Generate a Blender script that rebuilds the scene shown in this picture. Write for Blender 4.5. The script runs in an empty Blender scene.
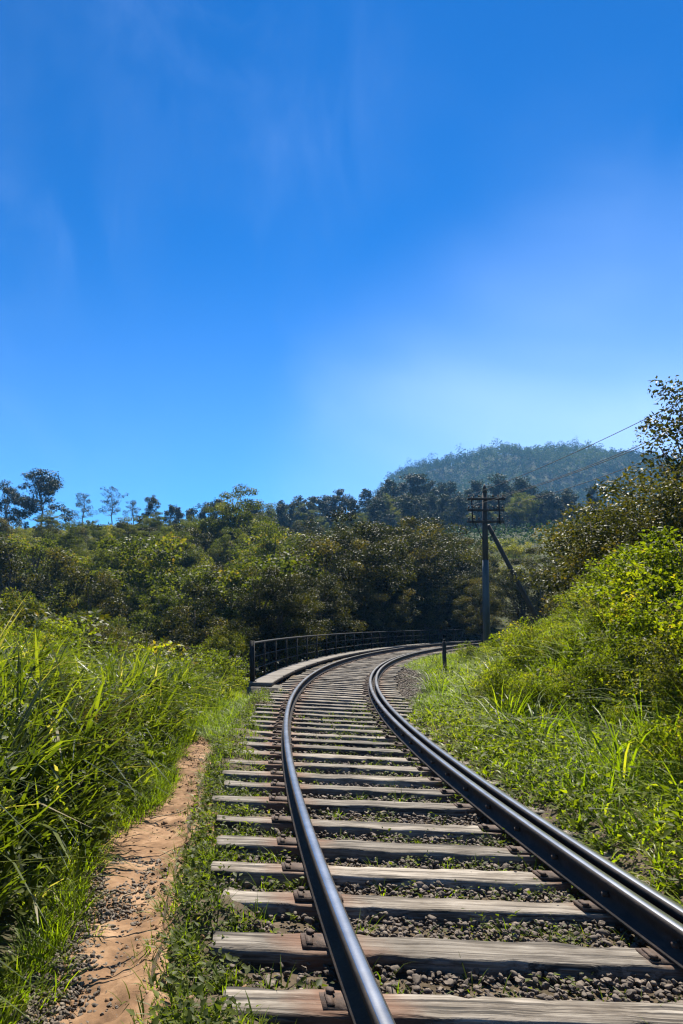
import bpy, math, random
import numpy as np
from mathutils import Vector
R = math.radians
rng = np.random.default_rng(11)
random.seed(5)
scene = bpy.context.scene
COL = scene.collection

# ------------------------------------------------------------------ helpers
def tag(o, label=None, cat=None, group=None, kind=None):
    if label: o['label'] = label
    if cat: o['category'] = cat
    if group: o['group'] = group
    if kind: o['kind'] = kind
    return o

def link(o, parent=None):
    COL.objects.link(o)
    if parent: o.parent = parent
    return o

def empty(name, loc=(0, 0, 0), rz=0, scale=1):
    o = bpy.data.objects.new(name, None)
    o.location = loc
    o.rotation_euler = (0, 0, rz)
    o.scale = (scale,) * 3 if not hasattr(scale, '__len__') else scale
    o.empty_display_size = .2
    return link(o)

def copy_tree(o, parent=None):
    c = o.copy()
    COL.objects.link(c)
    c.parent = parent
    for ch in list(o.children):
        copy_tree(ch, c)
    return c

class MB:
    """collects vertices, quads / triangles and a per-vertex tint, builds ONE mesh"""
    def __init__(s):
        s.V = []; s.F = []; s.T = []; s.n = 0
    def add(s, V, faces, tint=None):
        V = np.asarray(V, float).reshape(-1, 3)
        for f in faces:
            f = np.asarray(f, int)
            if f.ndim == 1: f = f[None]
            s.F.append(f + s.n)
        s.V.append(V)
        s.T.append(np.full(len(V), .5) if tint is None else np.broadcast_to(tint, (len(V),)).astype(float))
        s.n += len(V)
    def mesh(s, name, mat, smooth=False):
        V = np.concatenate(s.V)
        T = np.concatenate(s.T)
        tot = np.concatenate([np.full(len(f), f.shape[1]) for f in s.F])
        idx = np.concatenate([f.ravel() for f in s.F])
        me = bpy.data.meshes.new(name)
        me.vertices.add(len(V)); me.vertices.foreach_set('co', V.ravel().astype(np.float32))
        me.loops.add(len(idx)); me.loops.foreach_set('vertex_index', idx.astype(np.int32))
        me.polygons.add(len(tot))
        st = np.concatenate([[0], np.cumsum(tot)[:-1]])
        me.polygons.foreach_set('loop_start', st.astype(np.int32))
        if smooth: me.polygons.foreach_set('use_smooth', np.ones(len(tot), bool))
        a = me.attributes.new('tint', 'FLOAT', 'POINT')
        a.data.foreach_set('value', T.astype(np.float32))
        me.update(calc_edges=True)
        me.materials.append(mat)
        return me
    def build(s, name, mat, parent=None, smooth=False):
        o = bpy.data.objects.new(name, s.mesh(name, mat, smooth))
        return link(o, parent)

def box(mb, x0, x1, y0, y1, z0, z1, f=lambda p: p, tint=None):
    V = np.array([(x, y, z) for z in (z0, z1) for y in (y0, y1) for x in (x0, x1)], float)
    V = np.array([f(v) for v in V])
    mb.add(V, [np.array([(0, 2, 3, 1), (4, 5, 7, 6), (0, 1, 5, 4), (2, 6, 7, 3), (0, 4, 6, 2), (1, 3, 7, 5)])], tint)

def tube(mb, pts, radii, n=8, cap=True, tint=None):
    pts = np.asarray(pts, float)
    radii = np.broadcast_to(radii, (len(pts),))
    d = np.gradient(pts, axis=0)
    d /= np.linalg.norm(d, axis=1)[:, None] + 1e-9
    ref = np.array([0, 0, 1.]) if abs(d[0][2]) < .9 else np.array([1., 0, 0])
    V = []
    for p, t, r in zip(pts, d, radii):
        u = np.cross(t, ref); u /= np.linalg.norm(u) + 1e-9
        w = np.cross(t, u)
        a = np.arange(n) / n * 2 * np.pi
        V.append(p + r * (np.cos(a)[:, None] * u + np.sin(a)[:, None] * w))
    V = np.concatenate(V)
    F = []
    for i in range(len(pts) - 1):
        for j in range(n):
            F.append((i * n + j, i * n + (j + 1) % n, (i + 1) * n + (j + 1) % n, (i + 1) * n + j))
    fs = [np.array(F)]
    if cap:
        fs += [np.arange(n)[::-1], (len(pts) - 1) * n + np.arange(n)]
    mb.add(V, fs, tint)

def vnoise(x, y, seed=0):
    """smooth 2-D value noise, 0..1"""
    x = np.asarray(x, float); y = np.asarray(y, float)
    xi = np.floor(x).astype(np.int64); yi = np.floor(y).astype(np.int64)
    fx = x - xi; fy = y - yi
    fx = fx * fx * (3 - 2 * fx); fy = fy * fy * (3 - 2 * fy)
    def h(a, b):
        n = (a * 374761393 + b * 668265263 + seed * 982451653) & 0x7fffffff
        n = ((n ^ (n >> 13)) * 1274126177) & 0x7fffffff
        return ((n ^ (n >> 16)) & 0xffff) / 65535.
    return (h(xi, yi) * (1 - fx) + h(xi + 1, yi) * fx) * (1 - fy) + (h(xi, yi + 1) * (1 - fx) + h(xi + 1, yi + 1) * fx) * fy

def fbm(x, y, seed=0, o=4):
    s = 0; a = .5; t = 0
    for i in range(o):
        s = s + a * vnoise(x * 2 ** i, y * 2 ** i, seed + i); t += a; a *= .5
    return s / t

def sstep(a, b, x):
    t = np.clip((np.asarray(x, float) - a) / (b - a), 0, 1)
    return t * t * (3 - 2 * t)

# ------------------------------------------------------------------ camera
PITCH, CX, FPX, EYE = .16233, 228., 683., 1.5375
cam = bpy.data.cameras.new('camera')
cam.lens = FPX / 1024 * 36; cam.sensor_width = 36; cam.sensor_fit = 'AUTO'
cam.shift_x = (341.5 - CX) / 1024
cam.clip_start = .05; cam.clip_end = 8000
camo = link(bpy.data.objects.new('camera', cam))
camo.location = (0, 0, EYE); camo.rotation_euler = (math.pi / 2 + PITCH, 0, 0)
scene.camera = camo

def pt(px, py, d):
    """point at distance d ahead seen at a place of the photo (used to estimate where things stand)"""
    v = (512 - py) / FPX
    yy = math.cos(PITCH) - v * math.sin(PITCH); zz = math.sin(PITCH) + v * math.cos(PITCH)
    return np.array([(px - CX) / FPX / yy * d, d, EYE + zz / yy * d])

# ------------------------------------------------------------------ track centre line
S = np.arange(-14, 90, .1)
kap = np.interp(S, [0, 4, 9, 20, 40, 60, 90], [.02488, .01345, .01517, .01273, .009, .016, .016])
kap[S < 0] = 0
TH = -.04979 + np.cumsum(kap) * .1
CXs = np.cumsum(np.sin(TH)) * .1; CYs = np.cumsum(np.cos(TH)) * .1
i0 = np.argmin(abs(S))
CXs += 1.46051 - CXs[i0]; CYs += 1.5 - CYs[i0]
CANT = .0315
GA = 1.746 / 2
def tw(s, off, z=0.):
    """track coordinates (along, to the right, up) -> world"""
    s = np.asarray(s, float); off = np.asarray(off, float)
    x = np.interp(s, S, CXs); y = np.interp(s, S, CYs); t = np.interp(s, S, TH)
    return np.stack([x + off * np.cos(t), y - off * np.sin(t), z - np.clip(off, -1.6, 1.6) * CANT + 0 * x], -1)
def tproj(x, y):
    """world -> (s, off)"""
    x = np.atleast_1d(np.asarray(x, float)); y = np.atleast_1d(np.asarray(y, float))
    so = np.empty(len(x)); oo = np.empty(len(x))
    sx, sy, ss, st = CXs[::4], CYs[::4], S[::4], TH[::4]
    for a in range(0, len(x), 20000):
        X = x[a:a + 20000]; Y = y[a:a + 20000]
        D = (X[:, None] - sx) ** 2 + (Y[:, None] - sy) ** 2
        i = D.argmin(1)
        dx = X - sx[i]; dy = Y - sy[i]
        so[a:a + 20000] = ss[i] + dx * np.sin(st[i]) + dy * np.cos(st[i])
        oo[a:a + 20000] = dx * np.cos(st[i]) - dy * np.sin(st[i])
    return so, oo

# ------------------------------------------------------------------ terrain
HX = [-400, 60, 150, 194, 227, 292, 345, 411, 480, 543, 620, 900]
HZ = [20, 40, 100, 150, 193, 211, 220, 219, 214, 203, 192, 160]
def terrain(x, y):
    x = np.atleast_1d(np.asarray(x, float)); y = np.atleast_1d(np.asarray(y, float))
    s, off = tproj(x, y)
    r = np.hypot(x, y)
    # far country -----------------------------------------------------
    az = x / np.maximum(y, 1)
    left = np.interp(r, [0, 22, 34, 60, 100, 150, 190, 260, 400], [-1.2, -4.0, -3.6, 1.6, 10.2, 22, 22.5, 16, 8])
    mid = np.interp(r, [0, 22, 34, 60, 120, 200, 255, 330, 470], [-1.2, -4.2, -4.6, -2, 11, 26, 35.5, 30, 12])
    w = sstep(-.06, .1, az)
    far = left * (1 - w) + mid * w
    far = far + (fbm(x / 22, y / 22, 3) - .5) * np.interp(r, [0, 30, 80, 150, 300], [0, .8, 2.6, 3.2, 8])
    hill = np.interp(x, HX, HZ) * sstep(430, 900, y) * sstep(1700, 1000, y)
    hill = hill * (1 + .30 * (fbm(x / 130, y / 130, 17) - .5) * sstep(930, 780, y)) + (fbm(x / 40, y / 70, 19) - .5) * 14 * sstep(450, 600, y)
    far = np.where(y > 0, np.maximum(far, hill + far * .2), np.minimum(far, -1.2 + 0 * far))
    # left of the track -------------------------------------------------
    t = -off - 1.75
    near_l = -.16 - .05 * sstep(0, .25, t) + .24 * np.clip(t - .55, 0, 2.4) - .30 * np.clip(t - 5.0, 0, 12)
    gul = -.16 - .9 * np.clip(t - .1, 0, 6)
    g = sstep(14.6, 17.5, s)
    zl = near_l * (1 - g) + gul * g
    wl = sstep(5, 13, t)
    zl = zl * (1 - wl) + far * wl
    zl = np.where(s > 17, np.maximum(zl, far), zl)
    # right of the track ------------------------------------------------
    t = off - 1.45
    bank = .10 * np.clip(t, 0, 1.25) + .66 * np.clip(t - 1.25, 0, 3.2) + .3 * np.clip(t - 4.45, 0, 14)
    low = .05 * np.clip(t, 0, 2.2) + .24 * np.clip(t - 2.2, 0, 20)
    b = sstep(11, 21, s)
    zr = -.16 + bank * (1 - b) + low * b
    wr = sstep(14, 40, t)
    zr = zr * (1 - wr) + np.maximum(far, 3) * wr
    zr = zr + .16 * sstep(1.05, 1.5, off) * sstep(12.5, 9.5, s) * sstep(3.2, 1.6, off)
    z = np.where(off < -1.75, zl, np.where(off > 1.45, zr, -.10 - np.clip(off, -1.2, 1.2) * CANT + .15 * sstep(1.0, 1.45, off) * sstep(12.5, 9.5, s) + .10 * sstep(-1.0, -1.45, off) * sstep(.42, .62, fbm(x * 1.1, y * 1.1, 64))))
    ww = sstep(62, 85, r)
    z = z * (1 - ww) + far * ww
    z = z + (fbm(x * 1.3, y * 1.3, 9) - .5) * .10 * sstep(1.7, 2.6, abs(off))
    return z

# ------------------------------------------------------------------ materials
def mat(name):
    m = bpy.data.materials.new(name); m.use_nodes = True
    nt = m.node_tree; nt.nodes.clear()
    out = nt.nodes.new('ShaderNodeOutputMaterial')
    def N(t, **k):
        n = nt.nodes.new(t)
        for a, b in k.items():
            if a.startswith('i_'): n.inputs[a[2:]].default_value = b
            else: setattr(n, a, b)
        return n
    return m, nt, out, N
def ramp(N, stops):
    r = N('ShaderNodeValToRGB')
    e = r.color_ramp.elements
    while len(e) < len(stops): e.new(.5)
    for k, (p, c) in zip(e, stops):
        k.position = p; k.color = (*c, 1)
    return r

def leaf_mat(name, stops, trans=.45, tcol=(1.5, 1.5, .6), rough=.42, spec=.45, amount=.45):
    m, nt, out, N = mat(name); L = nt.links.new
    at = N('ShaderNodeAttribute', attribute_name='tint')
    oi = N('ShaderNodeObjectInfo')
    ad = N('ShaderNodeMath', operation='MULTIPLY_ADD'); ad.inputs[1].default_value = .3
    L(oi.outputs['Random'], ad.inputs[0])
    sb = N('ShaderNodeMath', operation='SUBTRACT'); sb.inputs[1].default_value = .15
    L(at.outputs['Fac'], ad.inputs[2]); L(ad.outputs[0], sb.inputs[0])
    r = ramp(N, stops); L(sb.outputs[0], r.inputs['Fac'])
    p = N('ShaderNodeBsdfPrincipled'); p.inputs['Roughness'].default_value = rough
    p.inputs['Specular IOR Level'].default_value = spec
    L(r.outputs[0], p.inputs['Base Color'])
    tr = N('ShaderNodeBsdfTranslucent')
    mx = N('ShaderNodeMix', data_type='RGBA', blend_type='MULTIPLY'); mx.inputs['Factor'].default_value = 1
    mx.inputs['B'].default_value = (*tcol, 1)
    L(r.outputs[0], mx.inputs['A']); L(mx.outputs['Result'], tr.inputs['Color'])
    ms = N('ShaderNodeMixShader'); ms.inputs[0].default_value = trans
    L(p.outputs[0], ms.inputs[1]); L(tr.outputs[0], ms.inputs[2]); L(ms.outputs[0], out.inputs[0])
    return m

def solid(name, stops, scale=(3, 3, 3), rough=.8, bump=.3, bscale=None, metal=0., coords='Object', detail=8, spec=.3, rand=True):
    m, nt, out, N = mat(name); L = nt.links.new
    tc = N('ShaderNodeTexCoord'); mp = N('ShaderNodeMapping'); mp.inputs['Scale'].default_value = scale
    src = tc.outputs[coords] if coords != 'World' else N('ShaderNodeNewGeometry').outputs['Position']
    if rand and coords != 'World':
        oi = N('ShaderNodeObjectInfo'); va = N('ShaderNodeVectorMath', operation='ADD')
        ml = N('ShaderNodeMath', operation='MULTIPLY'); ml.inputs[1].default_value = 57.
        L(oi.outputs['Random'], ml.inputs[0]); L(src, va.inputs[0]); L(ml.outputs[0], va.inputs[1]); src = va.outputs[0]
    L(src, mp.inputs['Vector'])
    n = N('ShaderNodeTexNoise'); n.inputs['Scale'].default_value = 1; n.inputs['Detail'].default_value = detail; n.inputs['Roughness'].default_value = .65
    L(mp.outputs[0], n.inputs['Vector'])
    r = ramp(N, stops); L(n.outputs['Fac'], r.inputs['Fac'])
    p = N('ShaderNodeBsdfPrincipled'); p.inputs['Roughness'].default_value = rough; p.inputs['Metallic'].default_value = metal
    p.inputs['Specular IOR Level'].default_value = spec
    L(r.outputs[0], p.inputs['Base Color'])
    if bump:
        bn = N('ShaderNodeBump'); bn.inputs['Strength'].default_value = bump; bn.inputs['Distance'].default_value = .02
        L(n.outputs['Fac'], bn.inputs['Height']); L(bn.outputs[0], p.inputs['Normal'])
    L(p.outputs[0], out.inputs[0])
    return m

def wood_mat():
    m, nt, out, N = mat('weathered_wood'); L = nt.links.new
    tc = N('ShaderNodeTexCoord'); oi = N('ShaderNodeObjectInfo')
    ml = N('ShaderNodeMath', operation='MULTIPLY'); ml.inputs[1].default_value = 91.
    L(oi.outputs['Random'], ml.inputs[0])
    va = N('ShaderNodeVectorMath', operation='ADD'); L(tc.outputs['Object'], va.inputs[0]); L(ml.outputs[0], va.inputs[1])
    def noise(sc, det, ro=.6, dist=0.):
        mp = N('ShaderNodeMapping'); mp.inputs['Scale'].default_value = sc
        L(va.outputs[0], mp.inputs['Vector'])
        n = N('ShaderNodeTexNoise'); n.inputs['Scale'].default_value = 1; n.inputs['Detail'].default_value = det
        n.inputs['Roughness'].default_value = ro; n.inputs['Distortion'].default_value = dist
        L(mp.outputs[0], n.inputs['Vector']); return n
    grain = noise((2.2, 70, 70), 6, .62, .6)
    crack = noise((.9, 26, 9), 5, .7, .4)
    blot = noise((2.5, 5, 5), 5)
    g = ramp(N, [(.25, (.07, .056, .043)), (.42, (.18, .152, .122)), (.56, (.29, .255, .212)), (.8, (.41, .37, .315))]); L(grain.outputs['Fac'], g.inputs[0])
    c = ramp(N, [(.38, (.05, .045, .04)), (.43, (.4, .38, .36)), (.49, (1, 1, 1))]); L(crack.outputs['Fac'], c.inputs[0])
    b = ramp(N, [(.32, (.36, .32, .27)), (.58, (1, 1, 1))]); L(blot.outputs['Fac'], b.inputs[0])
    m1 = N('ShaderNodeMix', data_type='RGBA', blend_type='MULTIPLY'); m1.inputs['Factor'].default_value = .9
    L(g.outputs[0], m1.inputs['A']); L(c.outputs[0], m1.inputs['B'])
    m2 = N('ShaderNodeMix', data_type='RGBA', blend_type='MULTIPLY'); m2.inputs['Factor'].default_value = .85
    L(m1.outputs['Result'], m2.inputs['A']); L(b.outputs[0], m2.inputs['B'])
    # each sleeper its own age
    mr = N('ShaderNodeMapRange'); mr.inputs['To Min'].default_value = .58; mr.inputs['To Max'].default_value = 1.1
    L(oi.outputs['Random'], mr.inputs[0])
    m3 = N('ShaderNodeVectorMath', operation='SCALE'); L(m2.outputs['Result'], m3.inputs[0]); L(mr.outputs[0], m3.inputs['Scale'])
    # iron stain beside the rails (object X = along the sleeper)
    sx = N('ShaderNodeSeparateXYZ'); L(tc.outputs['Object'], sx.inputs[0])
    ab = N('ShaderNodeMath', operation='ABSOLUTE'); L(sx.outputs[0], ab.inputs[0])
    su = N('ShaderNodeMath', operation='SUBTRACT'); su.inputs[1].default_value = GA; L(ab.outputs[0], su.inputs[0])
    a2 = N('ShaderNodeMath', operation='ABSOLUTE'); L(su.outputs[0], a2.inputs[0])
    ma = N('ShaderNodeMath', operation='MULTIPLY_ADD'); ma.inputs[1].default_value = .35; L(blot.outputs['Fac'], ma.inputs[0]); L(a2.outputs[0], ma.inputs[2])
    st = N('ShaderNodeMapRange'); st.inputs['From Min'].default_value = .28; st.inputs['From Max'].default_value = .48; st.inputs['To Min'].default_value = .75; st.inputs['To Max'].default_value = 0
    L(ma.outputs[0], st.inputs[0])
    m4 = N('ShaderNodeMix', data_type='RGBA'); L(st.outputs[0], m4.inputs['Factor']); L(m3.outputs[0], m4.inputs['A']); m4.inputs['B'].default_value = (.15, .075, .045, 1)
    p = N('ShaderNodeBsdfPrincipled'); p.inputs['Roughness'].default_value = .8; p.inputs['Specular IOR Level'].default_value = .25
    L(m4.outputs['Result'], p.inputs['Base Color'])
    hb = N('ShaderNodeMath', operation='MULTIPLY'); L(grain.outputs['Fac'], hb.inputs[0]); L(c.outputs[0], hb.inputs[1])
    bn = N('ShaderNodeBump'); bn.inputs['Strength'].default_value = .7; bn.inputs['Distance'].default_value = .012
    L(hb.outputs[0], bn.inputs['Height']); L(bn.outputs[0], p.inputs['Normal']); L(p.outputs[0], out.inputs[0])
    return m

def ground_mat():
    m, nt, out, N = mat('ground_soil'); L = nt.links.new
    at = N('ShaderNodeAttribute', attribute_name='tint')
    ge = N('ShaderNodeNewGeometry')
    def noise(sc, det):
        n = N('ShaderNodeTexNoise'); n.inputs['Scale'].default_value = sc; n.inputs['Detail'].default_value = det; n.inputs['Roughness'].default_value = .65
        L(ge.outputs['Position'], n.inputs['Vector']); return n
    n1 = noise(9, 10); n2 = noise(.06, 6)
    soil = ramp(N, [(.3, (.035, .026, .018)), (.55, (.09, .066, .045)), (.75, (.16, .12, .085))]); L(n1.outputs['Fac'], soil.inputs[0])
    gr = ramp(N, [(.3, (.014, .02, .006)), (.5, (.03, .038, .009)), (.7, (.06, .066, .014))]); L(n2.outputs['Fac'], gr.inputs[0])
    mx = N('ShaderNodeMix', data_type='RGBA'); L(at.outputs['Fac'], mx.inputs['Factor']); L(soil.outputs[0], mx.inputs['A']); L(gr.outputs[0], mx.inputs['B'])
    p = N('ShaderNodeBsdfPrincipled'); p.inputs['Roughness'].default_value = .95; p.inputs['Specular IOR Level'].default_value = .15
    L(mx.outputs['Result'], p.inputs['Base Color'])
    bn = N('ShaderNodeBump'); bn.inputs['Strength'].default_value = .8; bn.inputs['Distance'].default_value = .03
    L(n1.outputs['Fac'], bn.inputs['Height']); L(bn.outputs[0], p.inputs['Normal']); L(p.outputs[0], out.inputs[0])
    return m

M = {}
M['ground'] = ground_mat()
M['wood'] = wood_mat()
M['clay'] = solid('orange_clay', [(.3, (.075, .042, .023)), (.5, (.19, .112, .062)), (.68, (.31, .198, .12))], (4, 4, 4), .95, .9, coords='World', detail=12, spec=.15)
M['stone'] = solid('ballast_stone', [(.3, (.04, .03, .022)), (.5, (.095, .073, .056)), (.7, (.22, .175, .135))], (11, 11, 11), .8, .5, coords='World', spec=.35)
M['rail'] = solid('rusty_rail', [(.3, (.014, .012, .012)), (.55, (.03, .023, .02)), (.8, (.075, .045, .032))], (6, 6, 6), .78, .5, coords='World', spec=.25)
M['head'] = solid('polished_rail_head', [(.3, (.22, .215, .21)), (.7, (.4, .4, .4))], (3, 3, 3), .27, .04, metal=1., coords='World')
M['plate'] = solid('rusty_iron', [(.3, (.03, .02, .015)), (.6, (.075, .046, .032)), (.8, (.13, .082, .056))], (22, 22, 22), .75, .4)
M['iron'] = solid('dark_iron', [(.3, (.008, .008, .008)), (.7, (.022, .02, .019))], (9, 9, 9), .75, .3)
M['deck'] = solid('walkway_board', [(.3, (.07, .06, .05)), (.6, (.155, .138, .118)), (.8, (.23, .21, .18))], (3, 3, 30), .85, .4)
M['masonry'] = solid('old_masonry', [(.3, (.06, .055, .045)), (.6, (.15, .135, .11)), (.8, (.22, .2, .17))], (4, 4, 4), .9, .7)
M['pole'] = solid('grey_painted_pole', [(.3, (.035, .04, .042)), (.7, (.085, .095, .1))], (4, 4, .8), .5, .2, spec=.4)
M['polewood'] = solid('dark_pole_wood', [(.3, (.03, .024, .02)), (.7, (.075, .058, .045))], (14, 14, 2), .75, .3)
M['ceramic'] = solid('glazed_insulator', [(.3, (.05, .03, .02)), (.7, (.1, .06, .04))], (9, 9, 9), .6, 0)
M['wire'] = solid('wire_metal', [(.3, (.03, .03, .032)), (.7, (.06, .06, .062))], (9, 9, 9), .8, 0)
M['bark'] = solid('bark', [(.3, (.05, .038, .028)), (.7, (.14, .11, .085))], (9, 9, 2), .9, .6)
M['palebark'] = solid('pale_bark', [(.3, (.16, .13, .11)), (.7, (.32, .28, .24))], (6, 6, 1.2), .8, .3)
M['twig'] = solid('dry_twig', [(.3, (.16, .12, .08)), (.7, (.34, .27, .18))], (20, 20, 20), .85, .3)
M['tallgrass'] = leaf_mat('tall_grass_blade', [(0, (.02, .03, .006)), (.35, (.048, .066, .009)), (.62, (.105, .13, .014)), (.9, (.175, .19, .03)), (.97, (.26, .22, .13))], .5, (1.75, 1.85, .4), .4, .35)
M['grass'] = leaf_mat('short_grass_blade', [(0, (.03, .046, .005)), (.45, (.09, .132, .008)), (.8, (.175, .218, .012)), (.95, (.23, .23, .035)), (1, (.3, .25, .13))], .55, (1.8, 1.9, .3), .45, .22)
M['weed'] = leaf_mat('weed_leaf', [(0, (.035, .048, .012)), (.5, (.068, .085, .016)), (.9, (.125, .148, .022)), (1, (.2, .16, .06))], .48, (1.75, 1.85, .4), .5, .12)
M['brightleaf'] = leaf_mat('bright_shrub_leaf', [(0, (.03, .042, .006)), (.5, (.10, .128, .010)), (.9, (.195, .215, .016)), (1, (.26, .2, .05))], .54, (1.95, 2.0, .3), .5, .1)
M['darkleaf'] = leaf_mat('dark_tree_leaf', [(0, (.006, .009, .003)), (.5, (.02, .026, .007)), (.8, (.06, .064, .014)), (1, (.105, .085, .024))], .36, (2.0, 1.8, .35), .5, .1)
M['oliveleaf'] = leaf_mat('olive_leaf', [(0, (.018, .027, .006)), (.5, (.05, .067, .011)), (.85, (.10, .118, .018)), (1, (.15, .115, .035))], .46, (2.1, 2.0, .35), .55, .12)
M['bankolive'] = leaf_mat('bank_olive_leaf', [(0, (.014, .019, .005)), (.5, (.042, .050, .010)), (.85, (.085, .088, .018)), (1, (.13, .1, .03))], .36, (1.7, 1.5, .4), .5, .15)
M['limeleaf'] = leaf_mat('yellow_green_leaf', [(0, (.04, .05, .01)), (.5, (.10, .112, .016)), (.9, (.17, .17, .024)), (1, (.22, .18, .05))], .5, (1.9, 1.85, .35), .5, .2)
M['euca'] = leaf_mat('eucalyptus_leaf', [(0, (.009, .017, .009)), (.5, (.02, .031, .014)), (1, (.045, .058, .024))], .25, (1.4, 1.4, .6), .55, .15)
M['forest'] = leaf_mat('far_forest_leaf', [(0, (.008, .024, .007)), (.5, (.026, .056, .014)), (1, (.075, .115, .026))], .25, (1.4, 1.4, .6), .7, .1)

# ------------------------------------------------------------------ world, sun, haze
SUN_EL, SUN_AZ = R(56), R(14)
w = bpy.data.worlds.new('World'); scene.world = w; w.use_nodes = True
nt = w.node_tree; nt.nodes.clear(); L = nt.links.new
sky = nt.nodes.new('ShaderNodeTexSky'); sky.sky_type = 'NISHITA'; sky.sun_disc = False
sky.sun_elevation = SUN_EL; sky.sun_rotation = SUN_AZ
sky.altitude = 1500; sky.air_density = 1.0; sky.dust_density = .15; sky.ozone_density = 3.0
hs = nt.nodes.new('ShaderNodeHueSaturation'); hs.inputs['Saturation'].default_value = 1.55; hs.inputs['Value'].default_value = .45
gm = nt.nodes.new('ShaderNodeGamma'); gm.inputs[1].default_value = 1.4
L(sky.outputs[0], gm.inputs[0]); L(gm.outputs[0], hs.inputs['Color'])
tc = nt.nodes.new('ShaderNodeTexCoord')
def wn(t, **k):
    n = nt.nodes.new(t)
    for a_, v_ in k.items(): setattr(n, a_, v_)
    return n
def wnoise(scale, rot, sc, det, rough, lo, hi, loc=(0, 0, 0)):
    mp = wn('ShaderNodeMapping'); mp.inputs['Scale'].default_value = scale; mp.inputs['Rotation'].default_value = rot; mp.inputs['Location'].default_value = loc
    L(tc.outputs['Generated'], mp.inputs['Vector'])
    n = wn('ShaderNodeTexNoise'); n.inputs['Scale'].default_value = sc; n.inputs['Detail'].default_value = det; n.inputs['Roughness'].default_value = rough; n.inputs['Distortion'].default_value = .6
    L(mp.outputs[0], n.inputs['Vector'])
    r = wn('ShaderNodeMapRange', interpolation_type='SMOOTHSTEP'); r.inputs['From Min'].default_value = lo; r.inputs['From Max'].default_value = hi
    L(n.outputs['Fac'], r.inputs[0]); return r.outputs[0]
def wmath(op, a_, b_, c_=None):
    n = wn('ShaderNodeMath', operation=op)
    for i, v in enumerate((a_, b_, c_)):
        if v is None: continue
        if isinstance(v, (int, float)): n.inputs[i].default_value = v
        else: L(v, n.inputs[i])
    return n.outputs[0]
broad = wnoise((1, 1, 1.3), (0, .3, .2), 2.0, 3, .45, .3, .72, (.3, .2, .1))
fine = wnoise((2.2, 1.6, 1.3), (.2, R(-20), R(10)), 2.2, 7, .58, .42, .8, (.7, 0, .4))
dv = wn('ShaderNodeVectorMath', operation='DOT_PRODUCT'); dv.inputs[1].default_value = Vector((.55, 1, .08)).normalized()
L(tc.outputs['Generated'], dv.inputs[0])
low = wn('ShaderNodeMapRange', interpolation_type='SMOOTHSTEP'); low.inputs['From Min'].default_value = .86; low.inputs['From Max'].default_value = 1.0; L(dv.outputs['Value'], low.inputs[0])
sx = wn('ShaderNodeSeparateXYZ'); L(tc.outputs['Generated'], sx.inputs[0])
hz = wn('ShaderNodeMapRange', interpolation_type='SMOOTHSTEP'); hz.inputs['From Min'].default_value = .55; hz.inputs['From Max'].default_value = .05; L(sx.outputs['Z'], hz.inputs[0])
# thin high haze: a veil low in the sky on the sunward side, broken by soft wisps higher up
veil = wmath('MULTIPLY', low.outputs[0], wmath('MULTIPLY_ADD', broad, .34, .2))
veil = wmath('ADD', veil, wmath('MULTIPLY', hz.outputs[0], .19))
veil = wmath('ADD', veil, wmath('MULTIPLY', wmath('MULTIPLY', fine, broad), .12))
mx = wn('ShaderNodeMix', data_type='RGBA'); mx.inputs['B'].default_value = (4.7, 6.4, 10, 1)
L(veil, mx.inputs['Factor']); L(hs.outputs[0], mx.inputs['A'])
bg = nt.nodes.new('ShaderNodeBackground'); bg.inputs['Strength'].default_value = .07
L(mx.outputs['Result'], bg.inputs['Color'])
wo = nt.nodes.new('ShaderNodeOutputWorld'); L(bg.outputs[0], wo.inputs['Surface'])

sd = bpy.data.lights.new('sun', 'SUN'); sd.energy = 5.0; sd.angle = R(.53); sd.color = (1, .935, .81)
so = link(bpy.data.objects.new('sun', sd)); so.location = (10, 40, 60)
sv = Vector((math.sin(SUN_AZ) * math.cos(SUN_EL), math.cos(SUN_AZ) * math.cos(SUN_EL), math.sin(SUN_EL)))
so.rotation_euler = sv.to_track_quat('Z', 'Y').to_euler()

HAZE = 2.6e-4
mb = MB(); box(mb, -1700, 1700, -1700, 1700, -14, 275)
hm, hnt, hout, HN = mat('haze_air')
pv = HN('ShaderNodeVolumePrincipled'); pv.inputs['Color'].default_value = (.2, .52, 1, 1); pv.inputs['Density'].default_value = HAZE
pv.inputs['Anisotropy'].default_value = 0
hnt.links.new(pv.outputs[0], hout.inputs['Volume'])
tag(mb.build('haze', hm), 'thin blue haze filling the valley air', 'haze', kind='stuff')

# ------------------------------------------------------------------ ground sheet
rad = np.concatenate([[0], np.geomspace(.4, 1600, 330)])
na = 420
ang = np.arange(na) / na * 2 * np.pi
RR, AA = np.meshgrid(rad[1:], ang, indexing='ij')
gx = np.concatenate([[0], (RR * np.sin(AA)).ravel()]); gy = np.concatenate([[0], (RR * np.cos(AA)).ravel()])
gz = terrain(gx, gy)
gs, go = tproj(gx, gy)
gt = sstep(1.9, 3.2, abs(go)) * .8 + .1
gt = np.where((abs(go) < 60) | (np.hypot(gx, gy) < 60), gt, 1)
nr = len(rad) - 1
I, J = np.meshgrid(np.arange(nr - 1), np.arange(na), indexing='ij')
a = 1 + I * na + J; b = 1 + I * na + (J + 1) % na; c = 1 + (I + 1) * na + (J + 1) % na; d = 1 + (I + 1) * na + J
mb = MB()
tri = np.stack([np.zeros(na, int), 1 + (np.arange(na) + 1) % na, 1 + np.arange(na)], -1)
mb.add(np.stack([gx, gy, gz], -1), [np.stack([a, b, c, d], -1).reshape(-1, 4), tri], gt)
tag(mb.build('ground', M['ground'], smooth=True), kind='structure')

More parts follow.
